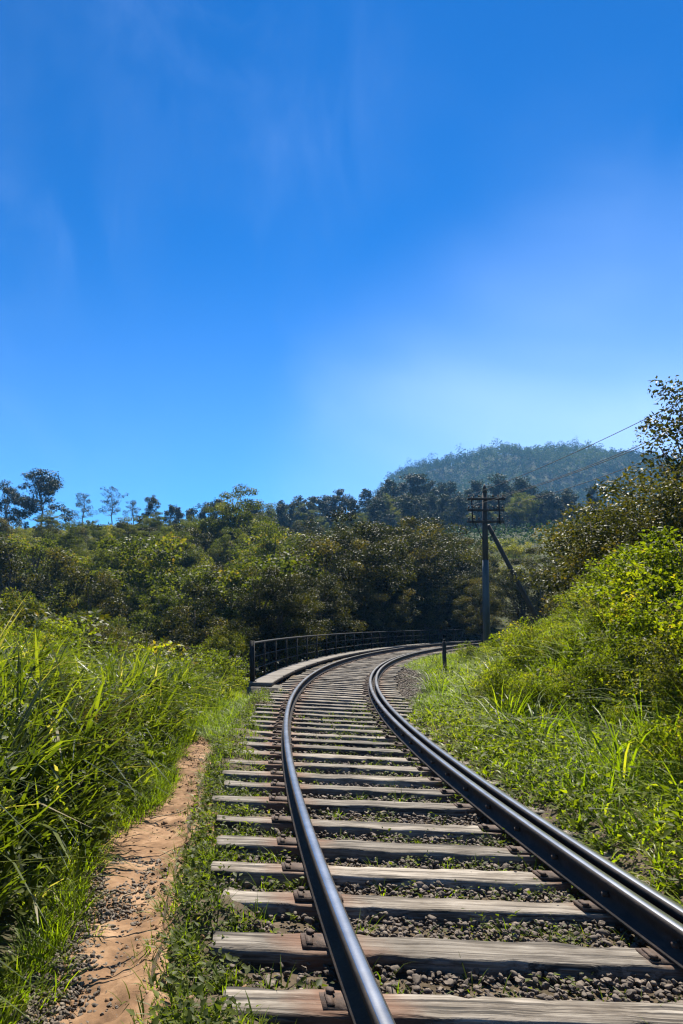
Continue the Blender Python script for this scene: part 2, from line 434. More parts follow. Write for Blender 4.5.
# ------------------------------------------------------------------ dirt path
PS = np.arange(-1.5, 10.9, .035)                      # along the track
def path_c(s): return -1.98 - .06 * np.sin(s * .8) + np.interp(s, [0, 4, 9], [.09, .03, -.1])
def path_w(s): return np.interp(s, [0, 4, 6, 9], [.36, .30, .23, .2]) + .05 * np.sin(s * 1.7 + 1) + .16 * np.exp(-((s - 4.4) / .8) ** 2)
mb = MB()
U = np.linspace(-1, 1, 41)
ss, uu = np.meshgrid(PS, U, indexing='ij')
ragged = 1 + .5 * (fbm(ss * 2.2 + (uu > 0) * 9, ss * .3, 21) - .5) * abs(uu)
off = path_c(ss) + uu * path_w(ss) * 1.25 * ragged
P = tw(ss, off, 0)
z = terrain(P[..., 0].ravel(), P[..., 1].ravel()).reshape(ss.shape)
z = z + .018 - .035 * (abs(uu) ** 4) + ((fbm(P[..., 0] * 4, P[..., 1] * 4, 31, 3) - .5) * .05 + (fbm(P[..., 0] * 19, P[..., 1] * 19, 33, 3) - .5) * .028) * (1 - abs(uu) ** 3)
P[..., 2] = z
ni, nj = ss.shape
I, J = np.meshgrid(np.arange(ni - 1), np.arange(nj - 1), indexing='ij')
q = I * nj + J
mb.add(P.reshape(-1, 3), [np.stack([q, q + 1, q + nj + 1, q + nj], -1).reshape(-1, 4)])
tag(mb.build('dirt_path', M['clay'], smooth=True), kind='structure')

# ------------------------------------------------------------------ stones
def stone_templates(k=8):
    import bmesh
    out = []
    for i in range(k):
        bm = bmesh.new(); bmesh.ops.create_icosphere(bm, subdivisions=2, radius=1)
        V = np.array([v.co[:] for v in bm.verts]); F = np.array([[v.index for v in f.verts] for f in bm.faces]); bm.free()
        r2 = np.random.default_rng(100 + i)
        for _ in range(8):                         # broken faces: cut with random planes
            n = r2.normal(size=3); n /= np.linalg.norm(n); h = r2.uniform(.28, .7)
            dd = V @ n; V = V - np.clip(dd - h, 0, None)[:, None] * n
        out.append((V * r2.uniform(.7, 1.15, 3), F))
    return out
ST = stone_templates()
def rot_mats(n, r):
    q = r.normal(size=(n, 4)); q /= np.linalg.norm(q, axis=1)[:, None]
    w_, x, y, z = q.T
    return np.stack([1 - 2 * (y * y + z * z), 2 * (x * y - z * w_), 2 * (x * z + y * w_), 2 * (x * y + z * w_), 1 - 2 * (x * x + z * z), 2 * (y * z - x * w_),
                     2 * (x * z - y * w_), 2 * (y * z + x * w_), 1 - 2 * (x * x + y * y)], -1).reshape(n, 3, 3)
def stones(mb, P, size):
    n = len(P); Rm = rot_mats(n, rng); k = rng.integers(0, len(ST), n)
    for i, (V, F) in enumerate(ST):
        m_ = k == i; c = m_.sum()
        if not c: continue
        VV = np.einsum('nij,vj->nvi', Rm[m_], V) * (np.array([1, 1, .75])) * size[m_][:, None, None] + P[m_][:, None]
        FF = (F[None] + (np.arange(c) * len(V))[:, None, None]).reshape(-1, 3)
        mb.add(VV.reshape(-1, 3), [FF], np.repeat(rng.random(c), len(V)))
mb = MB()
n = 42000
s_ = rng.uniform(0, 1, n) ** 1.7 * 17 + .3; o_ = rng.uniform(-1.5, 1.35, n)
keep = rng.random(n) < np.where(o_ < -.9, .45, 1.)
s_, o_ = s_[keep], o_[keep]
P = tw(s_, o_, 0); sz = rng.uniform(.008, .025, len(s_)) * (1 + .6 * (rng.random(len(s_)) < .12))
P[:, 2] = -.095 - o_ * CANT + sz * .3 + rng.uniform(0, .025, len(s_)) + .03 * (fbm(P[:, 0] * 2, P[:, 1] * 2, 5) - .3)
stones(mb, P, sz)
n = 3500                                           # bare shoulder inside the bend
s_ = rng.uniform(13, 27, n); o_ = 1.3 + rng.uniform(0, 1, n) * np.interp(s_, [13, 19, 24, 27], [.2, 1.5, 1.3, .4])
P = tw(s_, o_, 0); P[:, 2] = terrain(P[:, 0], P[:, 1]) + .02
stones(mb, P, rng.uniform(.02, .045, n))
tag(mb.build('ballast', M['stone']), 'loose grey brown ballast stones between the sleepers', 'ballast', kind='stuff')
mb = MB()
n = 4200
s_ = 1.2 + rng.uniform(0, 1, n) ** 1.6 * 2.7; o_ = path_c(s_) - .2 + rng.normal(0, .15, n) - .1 * (s_ < 2.2)
P = tw(s_, o_, 0); sz = rng.uniform(.008, .022, n)
P[:, 2] = terrain(P[:, 0], P[:, 1]) + .012 + sz * .4
stones(mb, P, sz)
n = 5000
s_ = rng.uniform(1.0, 10.5, n); o_ = path_c(s_) + rng.normal(0, .2, n)
P = tw(s_, o_, 0); sz = .0018 + .011 * rng.random(n) ** 4; P[:, 2] = terrain(P[:, 0], P[:, 1]) + .018
stones(mb, P, sz)
tag(mb.build('path_gravel', M['stone']), 'patch of loose grey gravel at the near end of the dirt path', 'gravel', kind='stuff')

mb = MB()
n = 1500
s_ = rng.uniform(.8, 10.5, n); o_ = path_c(s_) + rng.normal(0, .75, n) * path_w(s_)
P = tw(s_, o_, 0); sz = .004 + .022 * rng.random(n) ** 3; P[:, 2] = terrain(P[:, 0], P[:, 1]) + .022
stones(mb, P, sz)
tag(mb.build('soil_clods', M['clay']), 'crumbs and clods of orange soil strewn over the dirt path', 'soil', kind='stuff')
# twigs lying on the path
for i, (s0, o0, ln, a0, lab) in enumerate([
        (5.0, -2.0, .42, .5, 'longer dry twig lying across the widest part of the clay path'),
        (3.2, -2.05, .26, 1.1, 'short dry twig lying on the clay path beside the loose gravel')]):
    p0 = tw(s0, o0, 0); u = np.linspace(-.5, .5, 7)
    Q = np.stack([p0[0] + np.cos(a0) * u * ln + .02 * np.sin(u * 9), p0[1] + np.sin(a0) * u * ln, 0 * u], -1)
    Q[:, 2] = terrain(Q[:, 0], Q[:, 1]) + .035
    mb = MB(); tube(mb, Q, np.linspace(.006, .003, 7), 6)
    tag(mb.build('twig', M['twig']), lab, 'twig', 'twigs on the path')

# ------------------------------------------------------------------ rails
PROF = [(-.065, 0), (.065, 0), (.065, .012), (.012, .03), (.009, .106), (.036, .115), (.036, .14), (.028, .15), (-.028, .15), (-.036, .14), (-.036, .115), (-.009, .106), (-.012, .03), (-.065, .012)]
def sweep(mb, off, prof, s0, s1, ds=.3, closed=True, zadd=0.):
    sv_ = np.arange(s0, s1, ds)
    pr = np.array(prof); m_ = len(pr)
    A = np.stack([tw(sv_, off + px, pz + zadd) for px, pz in pr], 1)
    V = A.reshape(-1, 3)
    F = []
    for i in range(len(sv_) - 1):
        for j in range(m_ if closed else m_ - 1):
            k = (j + 1) % m_
            F.append((i * m_ + j, (i + 1) * m_ + j, (i + 1) * m_ + k, i * m_ + k))
    fs = [np.array(F)]
    if closed: fs += [np.arange(m_), (len(sv_) - 1) * m_ + np.arange(m_)[::-1]]
    mb.add(V, fs)
HEADP = [(-.026, .1503), (-.023, .1522), (.023, .1522), (.026, .1503)]
def rail(off, label, bolts=None):
    mb = MB(); sweep(mb, off, PROF, -6, 72)
    o = mb.build('rail', M['rail'])
    tag(o, label, 'rail', 'rails of the track')
    mb = MB(); sweep(mb, off, HEADP, -6, 72, closed=False)
    mb.build('running_surface', M['head'], o)
    if bolts:
        for sb in bolts:
            mb = MB(); p = tw(sb, off - .009, .068)
            q_ = tw(sb, off - .045, .068)
            tube(mb, [p, (p + q_) / 2, q_], [.016, .016, .014], 6)
            mb.build('bolt', M['plate'], o)
    return o
rail(-GA, 'outer running rail, shiny blue grey top, sweeping away on the left of the track')
rail(GA, 'inner running rail on the right, next to the grass, behind the check rail')
rail(GA - .145, 'check rail on the right, with dark bolted side facing the sleepers', [2.0 + .62 * k for k in range(26)])

# ------------------------------------------------------------------ sleepers
def sleeper_mesh(seed, L_=2.92, W=.195, Hh=.15):
    r = np.random.default_rng(seed)
    nx, ny = 44, 8
    X = np.linspace(-L_ / 2, L_ / 2, nx); ring = []
    for zz, yy in [(-Hh, -1), (-Hh * .5, -1), (-.022, -1), (-.006, -.95), (0, -.86), (0, -.3), (0, .3), (0, .86), (-.006, .95), (-.022, 1), (-Hh * .5, 1), (-Hh, 1)]:
        ring.append((yy * W / 2, zz))
    ring = np.array(ring); m_ = len(ring)
    V = np.zeros((nx, m_, 3))
    V[..., 0] = X[:, None]; V[..., 1] = ring[:, 0]; V[..., 2] = ring[:, 1]
    ph = r.uniform(0, 99)
    for side, sl in ((-1, slice(0, 5)), (1, slice(7, 12))):
        e = (fbm(X * 3 + ph, X * 0 + side * 7, seed, 5) - .5) * .045 + np.clip(fbm(X * 9 + ph, X * 0 + side * 3, seed + 4, 3) - .66, 0, 1) * -.16
        V[:, sl, 1] += side * e[:, None] * np.array([1, 1, 1, 1, .8] if side < 0 else [.8, 1, 1, 1, 1])
    V[:, 3:9, 2] += ((fbm(X[:, None] * 4 + ph, ring[None, 3:9, 0] * 30, seed + 2, 4) - .5) * .02)
    V[:, :, 2] += (r.uniform(-.012, .012) * np.sin(X * r.uniform(.8, 1.6) + ph))[:, None]
    for endi, sg in ((0, -1), (nx - 1, 1)):
        V[endi, :, 0] += r.normal(0, .012, m_) + sg * r.uniform(-.05, .03)
    F = []
    for i in range(nx - 1):
        for j in range(m_):
            k = (j + 1) % m_
            F.append((i * m_ + j, i * m_ + k, (i + 1) * m_ + k, (i + 1) * m_ + j))
    mb = MB(); mb.add(V.reshape(-1, 3), [np.array(F), np.arange(m_)[::-1], (nx - 1) * m_ + np.arange(m_)])
    return mb.mesh('sleeper', M['wood'])
SM = [sleeper_mesh(40 + i) for i in range(9)]
def plate_mesh(w0, w1):
    mb = MB(); box(mb, w0, w1, -.065, .065, -.006, .011)
    box(mb, w0 + .02, w0 + .05, -.05, .05, .010, .02)
    box(mb, w1 - .05, w1 - .02, -.05, .05, .010, .02)
    return mb.mesh('base_plate', M['plate'])
PL = plate_mesh(-GA - .135, -GA + .135); PR_ = plate_mesh(GA - .27, GA + .14)
def spike_mesh(x, y):
    mb = MB(); a_ = np.arange(6) / 6
    tube(mb, [(x, y, .005), (x, y, .02), (x, y, .022), (x, y, .034)], [.013, .013, .022, .018], 6)
    return mb.mesh('spike', M['plate'])
SPL = [spike_mesh(-GA - .09, .045), spike_mesh(-GA + .09, -.045)]
SPR = [spike_mesh(GA - .25, -.04), spike_mesh(GA + .105, .045)]
ys = [2.55, 3.08, 3.60, 4.18, 4.65, 5.15, 5.68, 6.32, 6.85, 7.36]
while len(ys) < 118: ys.append(ys[-1] + random.uniform(.49, .555))
ORD = 'front-most second third fourth fifth sixth seventh eighth ninth tenth eleventh twelfth thirteenth fourteenth fifteenth sixteenth seventeenth eighteenth nineteenth twentieth'.split()
SLEEPER_S = []
for i, yv in enumerate(ys):
    sv_ = float(np.interp(yv - .02, CYs, S)) if i < 10 else float(np.interp(ys[9] - .02, CYs, S)) + (yv - ys[9])
    SLEEPER_S.append(sv_); p = tw(sv_, -.055, -.016)
    o = bpy.data.objects.new('sleeper', SM[(i * 4 + i // 9) % 9]); link(o)
    th = float(np.interp(sv_, S, TH))
    o.location = (p[0] + random.gauss(0, .02), p[1], p[2] + random.uniform(-.004, .004))
    o.rotation_euler = (random.gauss(0, .008), math.atan(CANT), -th + random.gauss(0, .008))
    o.scale = (random.uniform(.97, 1.02), random.uniform(.9, 1.08), 1)
    if i == 0: lab = 'wooden sleeper cut off by the bottom edge of the photo'
    elif i <= 20:
        lab = f'{ORD[i - 1]} whole wooden sleeper counting from the bottom of the photo'
        if i in (1, 4, 7): lab = f'{ORD[i - 1]} whole wooden sleeper from the bottom, greyer and broader than its neighbours'
    elif yv < 21: lab = 'weathered sleeper in the sunlit run just before and beside the start of the walkway'
    else: lab = 'far dark sleeper in the bend beside the iron railing, seen as a thin line'
    tag(o, lab, 'sleeper', 'sleepers under the rails')
    for me, sps in ((PL, SPL), (PR_, SPR)):
        if yv > 34: break
        pl = link(bpy.data.objects.new('base_plate', me), o)
        if yv < 14:
            for sm_ in sps: link(bpy.data.objects.new('spike', sm_), pl)

# ------------------------------------------------------------------ walkway, railing, girder
W0, W1 = 14.75, 60
WO = -GA - 1.22
mb = MB(); sgm = W0
while sgm < W1:
    sweep(mb, WO + .27, [(-.27, .04), (.27, .04), (.27, .115), (.262, .122), (-.262, .122), (-.27, .115)], sgm, sgm + 2.31, .25)
    sgm += 2.27
tag(mb.build('walkway', M['deck']), 'pale plank walkway with a square near end along the left of the track', 'walkway')
rl = empty('railing', tw(W0 + .3, WO + .04, .1))
tag(rl, 'dark iron railing with thin rails along the left edge of the walkway', 'railing')
inv = -np.array(rl.location)
def rsweep(name, z0, z1, hw):
    mb = MB(); sweep(mb, WO + .04, [(-hw, z0), (hw, z0), (hw, z1), (-hw, z1)], W0 + .28, W1, .3)
    o = mb.build(name, M['iron'], rl); o.location = inv
rsweep('handrail', 1.0, 1.045, .03); rsweep('lower_rail', .68, .70, .01); rsweep('lower_rail', .38, .40, .01)
for k, s0 in enumerate(np.arange(W0 + .3, W1 - .2, 1.9)):
    th = float(np.interp(s0, S, TH)); p = tw(s0, WO + .04, 0)
    mb = MB(); hw = .055 if k == 0 else .024
    def rot(v, th=th, p=p): return np.array([p[0] + v[0] * math.cos(th) + v[1] * math.sin(th), p[1] - v[0] * math.sin(th) + v[1] * math.cos(th), p[2] + v[2]])
    box(mb, -hw, hw, -hw, hw, .124, .998 if k else 1.08, rot)
    box(mb, -hw * 1.7, hw * 1.7, -hw * 1.7, hw * 1.7, .121, .135, rot)
    o = mb.build('post', M['iron'], rl); o.location = inv
gd = empty('bridge_girder', tw(W0 + 1, WO + .2, -1))
tag(gd, 'dark riveted girder below the walkway carrying the edge of the track', 'girder')
inv2 = -np.array(gd.location)
for nm, pr in (('web', [(-.01, -.95), (.01, -.95), (.01, -.03), (-.01, -.03)]), ('flange', [(-.15, -.03), (.15, -.03), (.15, .036), (-.15, .036)]), ('flange', [(-.15, -1.0), (.15, -1.0), (.15, -.953), (-.15, -.953)])):
    mb = MB(); sweep(mb, WO + .25, pr, W0 + .55, W1, .3); o = mb.build(nm, M['iron'], gd); o.location = inv2
mb = MB(); sweep(mb, WO + .3, [(-.42, -3.6), (.5, -3.6), (.42, .034), (-.3, .034)], W0 - .25, W0 + .56, .1)
tag(mb.build('abutment', M['masonry']), 'dark stone abutment under the near end of the walkway', 'abutment')

# marker post
p = pt(445, 672, 22.6); gzv = float(terrain(p[0], p[1])[0])
mp_ = empty('marker_post', (p[0], p[1], gzv), .2)
tag(mp_, 'short dark marker post standing in the grass right of the far rails', 'marker post')
mb = MB(); tube(mb, [(0, 0, -.2), (.0, 0, .5), (.02, 0, 1.02), (.02, 0, 1.08)], [.07, .066, .062, .04], 8); mb.build('post', M['polewood'], mp_)
mb = MB(); tube(mb, [(.02, 0, 1.078), (.02, 0, 1.12), (.02, 0, 1.15)], [.03, .03, .012], 8); mb.build('cap', M['iron'], mp_)

# ------------------------------------------------------------------ telegraph pole
PD = 35.
pb = pt(486, 640, PD); pb[2] = float(terrain(pb[0], pb[1])[0])
pole = empty('telegraph_pole', pb)
tag(pole, 'tall telegraph pole with three crossarms and a leaning strut beside the bend', 'telegraph pole')
def PLc(px, py, dd=0.): return pt(px, py, PD + dd) - pb
mb = MB(); tube(mb, [(0, 0, -.4), PLc(486, 600), PLc(485.6, 575), PLc(485.5, 560)], [.19, .17, .16, .155], 14); mb.build('lower_pole', M['pole'], pole, True)
mb = MB(); tube(mb, [PLc(485.5, 561), PLc(485, 530), PLc(484.6, 492)], [.145, .135, .115], 14); tube(mb, [PLc(484.6, 493), PLc(484.5, 488), PLc(484.5, 484)], [.125, .1, .02], 12)
mb.build('upper_pole', M['polewood'], pole, True)
tops = []
for py in (499.5, 510.5, 522):
    a_ = PLc(466.5, py); b_ = PLc(503, py)
    mb = MB(); box(mb, a_[0], b_[0], -.2, -.1, a_[2] - .055, a_[2] + .055)
    arm = mb.build('crossarm', M['polewood'], pole)
    for px in (468, 473, 478, 492, 497, 501.5):
        c_ = PLc(px, py); c_[1] = -.15; c_[2] += .055
        mb = MB(); tube(mb, [c_, c_ + (0, 0, .06), c_ + (0, 0, .065), c_ + (0, 0, .12), c_ + (0, 0, .16)], [.012, .012, .045, .05, .02], 8)
        mb.build('insulator', M['ceramic'], arm); tops.append(c_ + pb + (0, 0, .14))
for px in (471.5, 498.5):
    a_ = PLc(px, 525); b_ = PLc(px, 497)
    mb = MB(); box(mb, a_[0] - .03, a_[0] + .03, -.235, -.202, a_[2], b_[2]); mb.build('upright_strap', M['iron'], pole)
for px, qx in ((473, 481.5), (497, 489)):
    a_ = PLc(px, 522); b_ = PLc(qx, 540); a_[1] = -.21; b_[1] = -.17
    mb = MB(); tube(mb, [a_, (a_ + b_) / 2, b_], .022, 6); mb.build('brace', M['iron'], pole)
a_ = PLc(488, 525); b_ = PLc(549, 618, 1.5); b_[2] = min(b_[2], float(terrain(*(b_ + pb)[:2])[0]) - pb[2]) - .3
mb = MB(); tube(mb, [a_, (a_ + b_) / 2 + (0, 0, -.05), b_], [.105, .12, .14], 10); mb.build('strut', M['polewood'], pole, True)
for k, (px, py, qy) in enumerate([(470, 525, 560), ]):
    a_ = PLc(472, 524); b_ = PLc(479, 566); b_[1] = -.17; a_[1] = -.22
    mb = MB(); tube(mb, [a_, (a_ + b_) / 2 + np.array([-.1, 0, -.1]), b_], .008, 5); mb.build('lead_wire', M['wire'], pole)
ends = [(0, pt(780, 350, 15.5)), (5, pt(800, 372, 15.5)), (11, pt(800, 398, 15.5)), (6, pt(790, 384, 15.2))]
wl = ['uppermost wire running from the telegraph pole up behind the bank tree', 'second wire from the top, rising from the pole towards the bank tree',
      'lowest wire from the pole, crossing the far hill', 'third wire from the top, crossing the far hill']
for (ti, e), lab in zip(ends, wl):
    a_ = tops[ti]; u = np.linspace(0, 1, 24)[:, None]
    Q = a_ + (e - a_) * u; Q[:, 2] -= (.25 * 4 * u * (1 - u))[:, 0]
    mb = MB(); tube(mb, Q, .012, 5); tag(mb.build('wire', M['wire']), lab, 'wire', 'wires of the telegraph line')

# ------------------------------------------------------------------ leaves and blades
T_DIAM = (np.array([(0, 0, 0), (.5, .3, .06), (1, 0, 0), (.5, -.3, .06)]), np.array([(0, 1, 2, 3)]))
T_LEAF = (np.array([(0, 0, 0), (.38, .26, .09), (1, 0, -.1), (.42, 0, 0), (.38, -.26, .09)]), np.array([(0, 3, 2, 1), (0, 4, 2, 3)]))
def unit(v): return v / (np.linalg.norm(v, axis=-1, keepdims=True) + 1e-9)
def leaves(mb, P, U, Nn, size, tint, tmpl=T_DIAM, wid=1.):
    """leaves at P growing along U with face normal near Nn"""
    U = unit(U); W_ = unit(np.cross(Nn, U)); Nn = np.cross(U, W_)
    V, F = tmpl
    VV = P[:, None] + size[:, None, None] * (V[None, :, 0:1] * U[:, None] + wid * V[None, :, 1:2] * W_[:, None] + V[None, :, 2:3] * Nn[:, None])
    n = len(P)
    FF = (F[None] + (np.arange(n) * len(V))[:, None, None]).reshape(-1, F.shape[1])
    mb.add(VV.reshape(-1, 3), [FF], np.repeat(tint, len(V)))
def clump_leaves(mb, C, rad, n, size, r, flat=.75, tmpl=T_DIAM, tint=None, droop=.2, wid=1.):
    C = np.asarray(C, float); rad = np.broadcast_to(rad, (len(C),))
    k = np.repeat(np.arange(len(C)), n)
    D = unit(r.normal(size=(len(k), 3)))
    rr = rad[k] * (.35 + .65 * r.random(len(k)) ** .6)
    P = C[k] + D * rr[:, None] * np.array([1, 1, flat])
    Nn = unit(D * 1.0 + r.normal(size=D.shape) * .5 + np.array([0, 0, .4]))
    U = unit(r.normal(size=D.shape) + D * .6 + np.array([0, 0, -droop]))
    base = r.uniform(.2, .8, len(C)) if tint is None else tint
    leaves(mb, P, U, Nn, size * r.uniform(.6, 1.3, len(k)), np.clip(base[k] + r.normal(0, .16, len(k)), 0, 1), tmpl, wid)
def blades(mb, P, length, width, az, lean, bend, tint, K=4):
    n = len(P); t = np.linspace(0, 1, K + 1)[None]
    h = length[:, None] * (np.sin(lean)[:, None] * t + bend[:, None] * t ** 2 * .55)
    zz = length[:, None] * (np.cos(lean)[:, None] * t - bend[:, None] * t ** 2.6 * .5)
    dx, dy = np.sin(az)[:, None], np.cos(az)[:, None]
    ctr = np.stack([P[:, 0:1] + h * dx, P[:, 1:2] + h * dy, P[:, 2:3] + zz], -1)
    wd = width[:, None] * np.array([.75, 1, .85, .55, .06] if K == 4 else [.8, 1, .6, .06])[None] / 2
    side = np.stack([dy + 0 * h, -dx + 0 * h, .25 + 0 * h], -1)
    A = ctr + side * wd[..., None]; B = ctr - side * wd[..., None]
    V = np.stack([A, B], 2).reshape(n, -1, 3)
    i = np.arange(K)
    F = np.stack([2 * i, 2 * i + 1, 2 * i + 3, 2 * i + 2], -1)
    FF = (F[None] + (np.arange(n) * 2 * (K + 1))[:, None, None]).reshape(-1, 4)
    mb.add(V.reshape(-1, 3), [FF], np.repeat(tint, 2 * (K + 1)))

# left tall grass ---------------------------------------------------
mb = MB()
n = 1150
s_ = -.6 + rng.random(n) ** 1.25 * 18; o_ = np.interp(s_, [0, 5, 8, 14], [-2.5, -2.42, -2.3, -2.25]) - rng.random(n) ** 1.15 * 8.5
_C = tw(s_, o_, 0); ok = (np.hypot(_C[:, 0], _C[:, 1]) > 3.0) & (_C[:, 1] > .8) & ((s_ < 14.5) | (o_ < -2.6))
s_, o_ = s_[ok], o_[ok]
C = tw(s_, o_, 0); C[:, 2] = terrain(C[:, 0], C[:, 1])
edge = sstep(2.25, 3.3, -o_)
vig = fbm(C[:, 0] * .55 + 3, C[:, 1] * .55, 12)
hgt = (.26 + 1.15 * edge * (.15 + 1.35 * vig)) * np.interp(s_, [0, 5, 10, 14, 18], [1.1, 1.1, .95, .75, .85]) * np.where(rng.random(len(s_)) < .05, 1.2, 1)
hgt = np.minimum(hgt, .22 + .19 * np.hypot(C[:, 0], C[:, 1]))
nb = 27
k = np.repeat(np.arange(len(C)), nb)
az = rng.uniform(0, 2 * np.pi, len(k))
P = C[k] + np.stack([np.sin(az), np.cos(az), 0 * az], -1) * rng.random((len(k), 1)) * .09
ln = hgt[k] * rng.uniform(.4, 1.25, len(k))
blades(mb, P, ln, np.exp(rng.normal(-3.7, .36, len(k))) * (.7 + .5 * hgt[k]), az, rng.uniform(.05, .8, len(k)), rng.uniform(.15, 1.4, len(k)),
       np.clip(.12 + .5 * vig[k] + rng.normal(0, .2, len(k)) + rng.normal(0, .13, len(C))[k], 0, .955) + (rng.random(len(k)) < .045) * .5)
tag(mb.build('tall_grass', M['tallgrass']), 'tall arching green grass crowding the left of the dirt path', 'grass', kind='stuff')

SLS = np.array(SLEEPER_S)
def in_gap(s_, tol=.13): return np.abs(s_[:, None] - SLS[None]).min(1) > tol
# broad-leaved weeds among the tall grass and along the sleeper ends
mb = MB(); mbr = MB()
def rosettes(mb, C, nl, size, hgt, tint0=.5, wid=1.1):
    k = np.repeat(np.arange(len(C)), nl)
    az = rng.uniform(0, 2 * np.pi, len(k)); el = rng.uniform(-.1, 1.1, len(k))
    U = np.stack([np.cos(az) * np.cos(el), np.sin(az) * np.cos(el), np.sin(el) * .7], -1)
    h = hgt[k] * rng.random(len(k)) ** .8
    P = C[k] + np.stack([rng.normal(0, .35, len(k)) * hgt[k], rng.normal(0, .35, len(k)) * hgt[k], h], -1)
    Nn = unit(np.stack([rng.normal(0, .5, len(k)), rng.normal(0, .5, len(k)), 1 + 0 * h], -1))
    tt = rng.uniform(.15, .85, len(C))[k]
    leaves(mb, P, U, Nn, size[k] * rng.uniform(.5, 1.2, len(k)), np.clip(tt + rng.normal(0, .12, len(k)), 0, 1), T_LEAF, wid)
n = 3600
s_ = rng.random(n) ** 1.2 * 15; o_ = -1.55 + rng.normal(0, .2, n)
pat = fbm(s_ * 1.1, o_ * 3, 44)
ok = (pat > .40) & (o_ < -.95) & (o_ > np.interp(s_, [0, 5, 8], [-1.66, -1.70, -1.82])) & (in_gap(s_, .15) | (o_ < -1.6))
s_, o_ = s_[ok], o_[ok]; C = tw(s_, o_, 0); C[:, 2] = terrain(C[:, 0], C[:, 1]) + .005
rosettes(mb, C, 11, rng.uniform(.02, .05, len(C)), rng.uniform(.03, .11, len(C)) * (1 + .5 * (C[:, 0] < -.05)))
n = 3200                                               # between the sleepers
s_ = rng.random(n) ** 1.3 * 13 + .6; o_ = rng.uniform(-1.2, .75, n)
pat = fbm(s_ * .9 + 5, o_ * 1.6, 47)
ok = in_gap(s_, .14) & (pat > np.where(s_ < 2.7, .62, .48)); s_, o_ = s_[ok], o_[ok]
C = tw(s_, o_, 0); C[:, 2] = -.1
rosettes(mb, C, 8, rng.uniform(.018, .042, len(C)), rng.uniform(.04, .12, len(C)))
n = 900                                                # right foot of the inner rail
s_ = rng.random(n) ** 1.3 * 13 + 1.5; o_ = rng.uniform(1.1, 1.7, n); C = tw(s_, o_, 0); C[:, 2] = terrain(C[:, 0], C[:, 1])
rosettes(mb, C, 7, rng.uniform(.02, .045, n), rng.uniform(.03, .1, n))
n = 5200                                               # leafy plants in the right bank grass
s_ = rng.random(n) ** 1.1 * 25 + 1.2; o_ = 1.15 + rng.random(n) * 4
ok = (fbm(s_ * .8, o_ * .8, 53) > .42) & ~((s_ > 12) & (s_ < 26) & (o_ < 2.4)); s_, o_ = s_[ok], o_[ok]
C = tw(s_, o_, 0); C[:, 2] = terrain(C[:, 0], C[:, 1])
rosettes(mbr, C, 14, rng.uniform(.03, .085, len(C)), rng.uniform(.1, .45, len(C)) * sstep(.9, 2.2, o_) + .05)
n = 1900                                               # dark low weeds among the tall grass
s_ = rng.random(n) * 16 + .2; o_ = -2.45 - rng.random(n) ** 1.3 * 6
C = tw(s_, o_, 0); C[:, 2] = terrain(C[:, 0], C[:, 1])
rosettes(mb, C, 14, rng.uniform(.04, .11, n), rng.uniform(.25, .85, n) * sstep(2.2, 3.3, -o_) + .06)
tag(mbr.build('bank_weeds', M['brightleaf']), 'leafy green plants scattered through the short grass on the right bank', 'weeds', kind='stuff')
tag(mb.build('weeds', M['weed']), 'small leafy weeds between the sleepers and along their left ends', 'weeds', kind='stuff')

# fine grass along the sleepers and path ------------------------------
mb = MB()
def tufts(n, s_, o_, hg, nb, lean=(.1, .8), wd=(.004, .009), tb=.5, K=3, sp=.05):
    C = tw(s_, o_, 0); C[:, 2] = terrain(C[:, 0], C[:, 1]) - .01
    k = np.repeat(np.arange(len(C)), nb); az = rng.uniform(0, 2 * np.pi, len(k))
    P = C[k] + np.stack([np.sin(az), np.cos(az), 0 * az], -1) * rng.random((len(k), 1)) * sp
    ti = (tb + .35 * (fbm(C[:, 0] * .9, C[:, 1] * .9, 61) - .5) * 2)[k] + rng.normal(0, .14, len(k))
    blades(mb, P, hg[k] * rng.uniform(.5, 1.2, len(k)), rng.uniform(*wd, len(k)), az, rng.uniform(*lean, len(k)), rng.uniform(.1, 1, len(k)), np.clip(ti, 0, 1), K)
n = 2000; s_ = rng.random(n) ** 1.2 * 14 + .3; o_ = np.where(rng.random(n) < .6, -1.5 + rng.normal(0, .2, n), rng.uniform(-1.2, .7, n))
ok = (o_ > -1.9) & (in_gap(s_, .13) | (o_ < -1.58)); s_, o_ = s_[ok], o_[ok]
tufts(n, s_, o_, rng.uniform(.05, .16, len(s_)), 9)
n = 900; s_ = rng.random(n) * 10.5; o_ = path_c(s_) - path_w(s_) - rng.normal(.13, .09, n)
tufts(n, s_, o_, rng.uniform(.08, .28, n), 12)
n = 900; s_ = rng.uniform(8.8, 15, n); o_ = -1.75 - rng.random(n) * np.interp(s_, [8.8, 10.5, 15], [.12, 1.1, 1.1])
tufts(n, s_, o_, rng.uniform(.1, .34, n), 12, wd=(.006, .013))
n = 500; s_ = rng.random(n) * 10; o_ = path_c(s_) + path_w(s_) + rng.normal(.04, .07, n)
ok = fbm(s_ * 1.6, o_, 91) > .47; s_, o_ = s_[ok], o_[ok]
tufts(n, s_, o_, rng.uniform(.04, .16, len(s_)), 10)
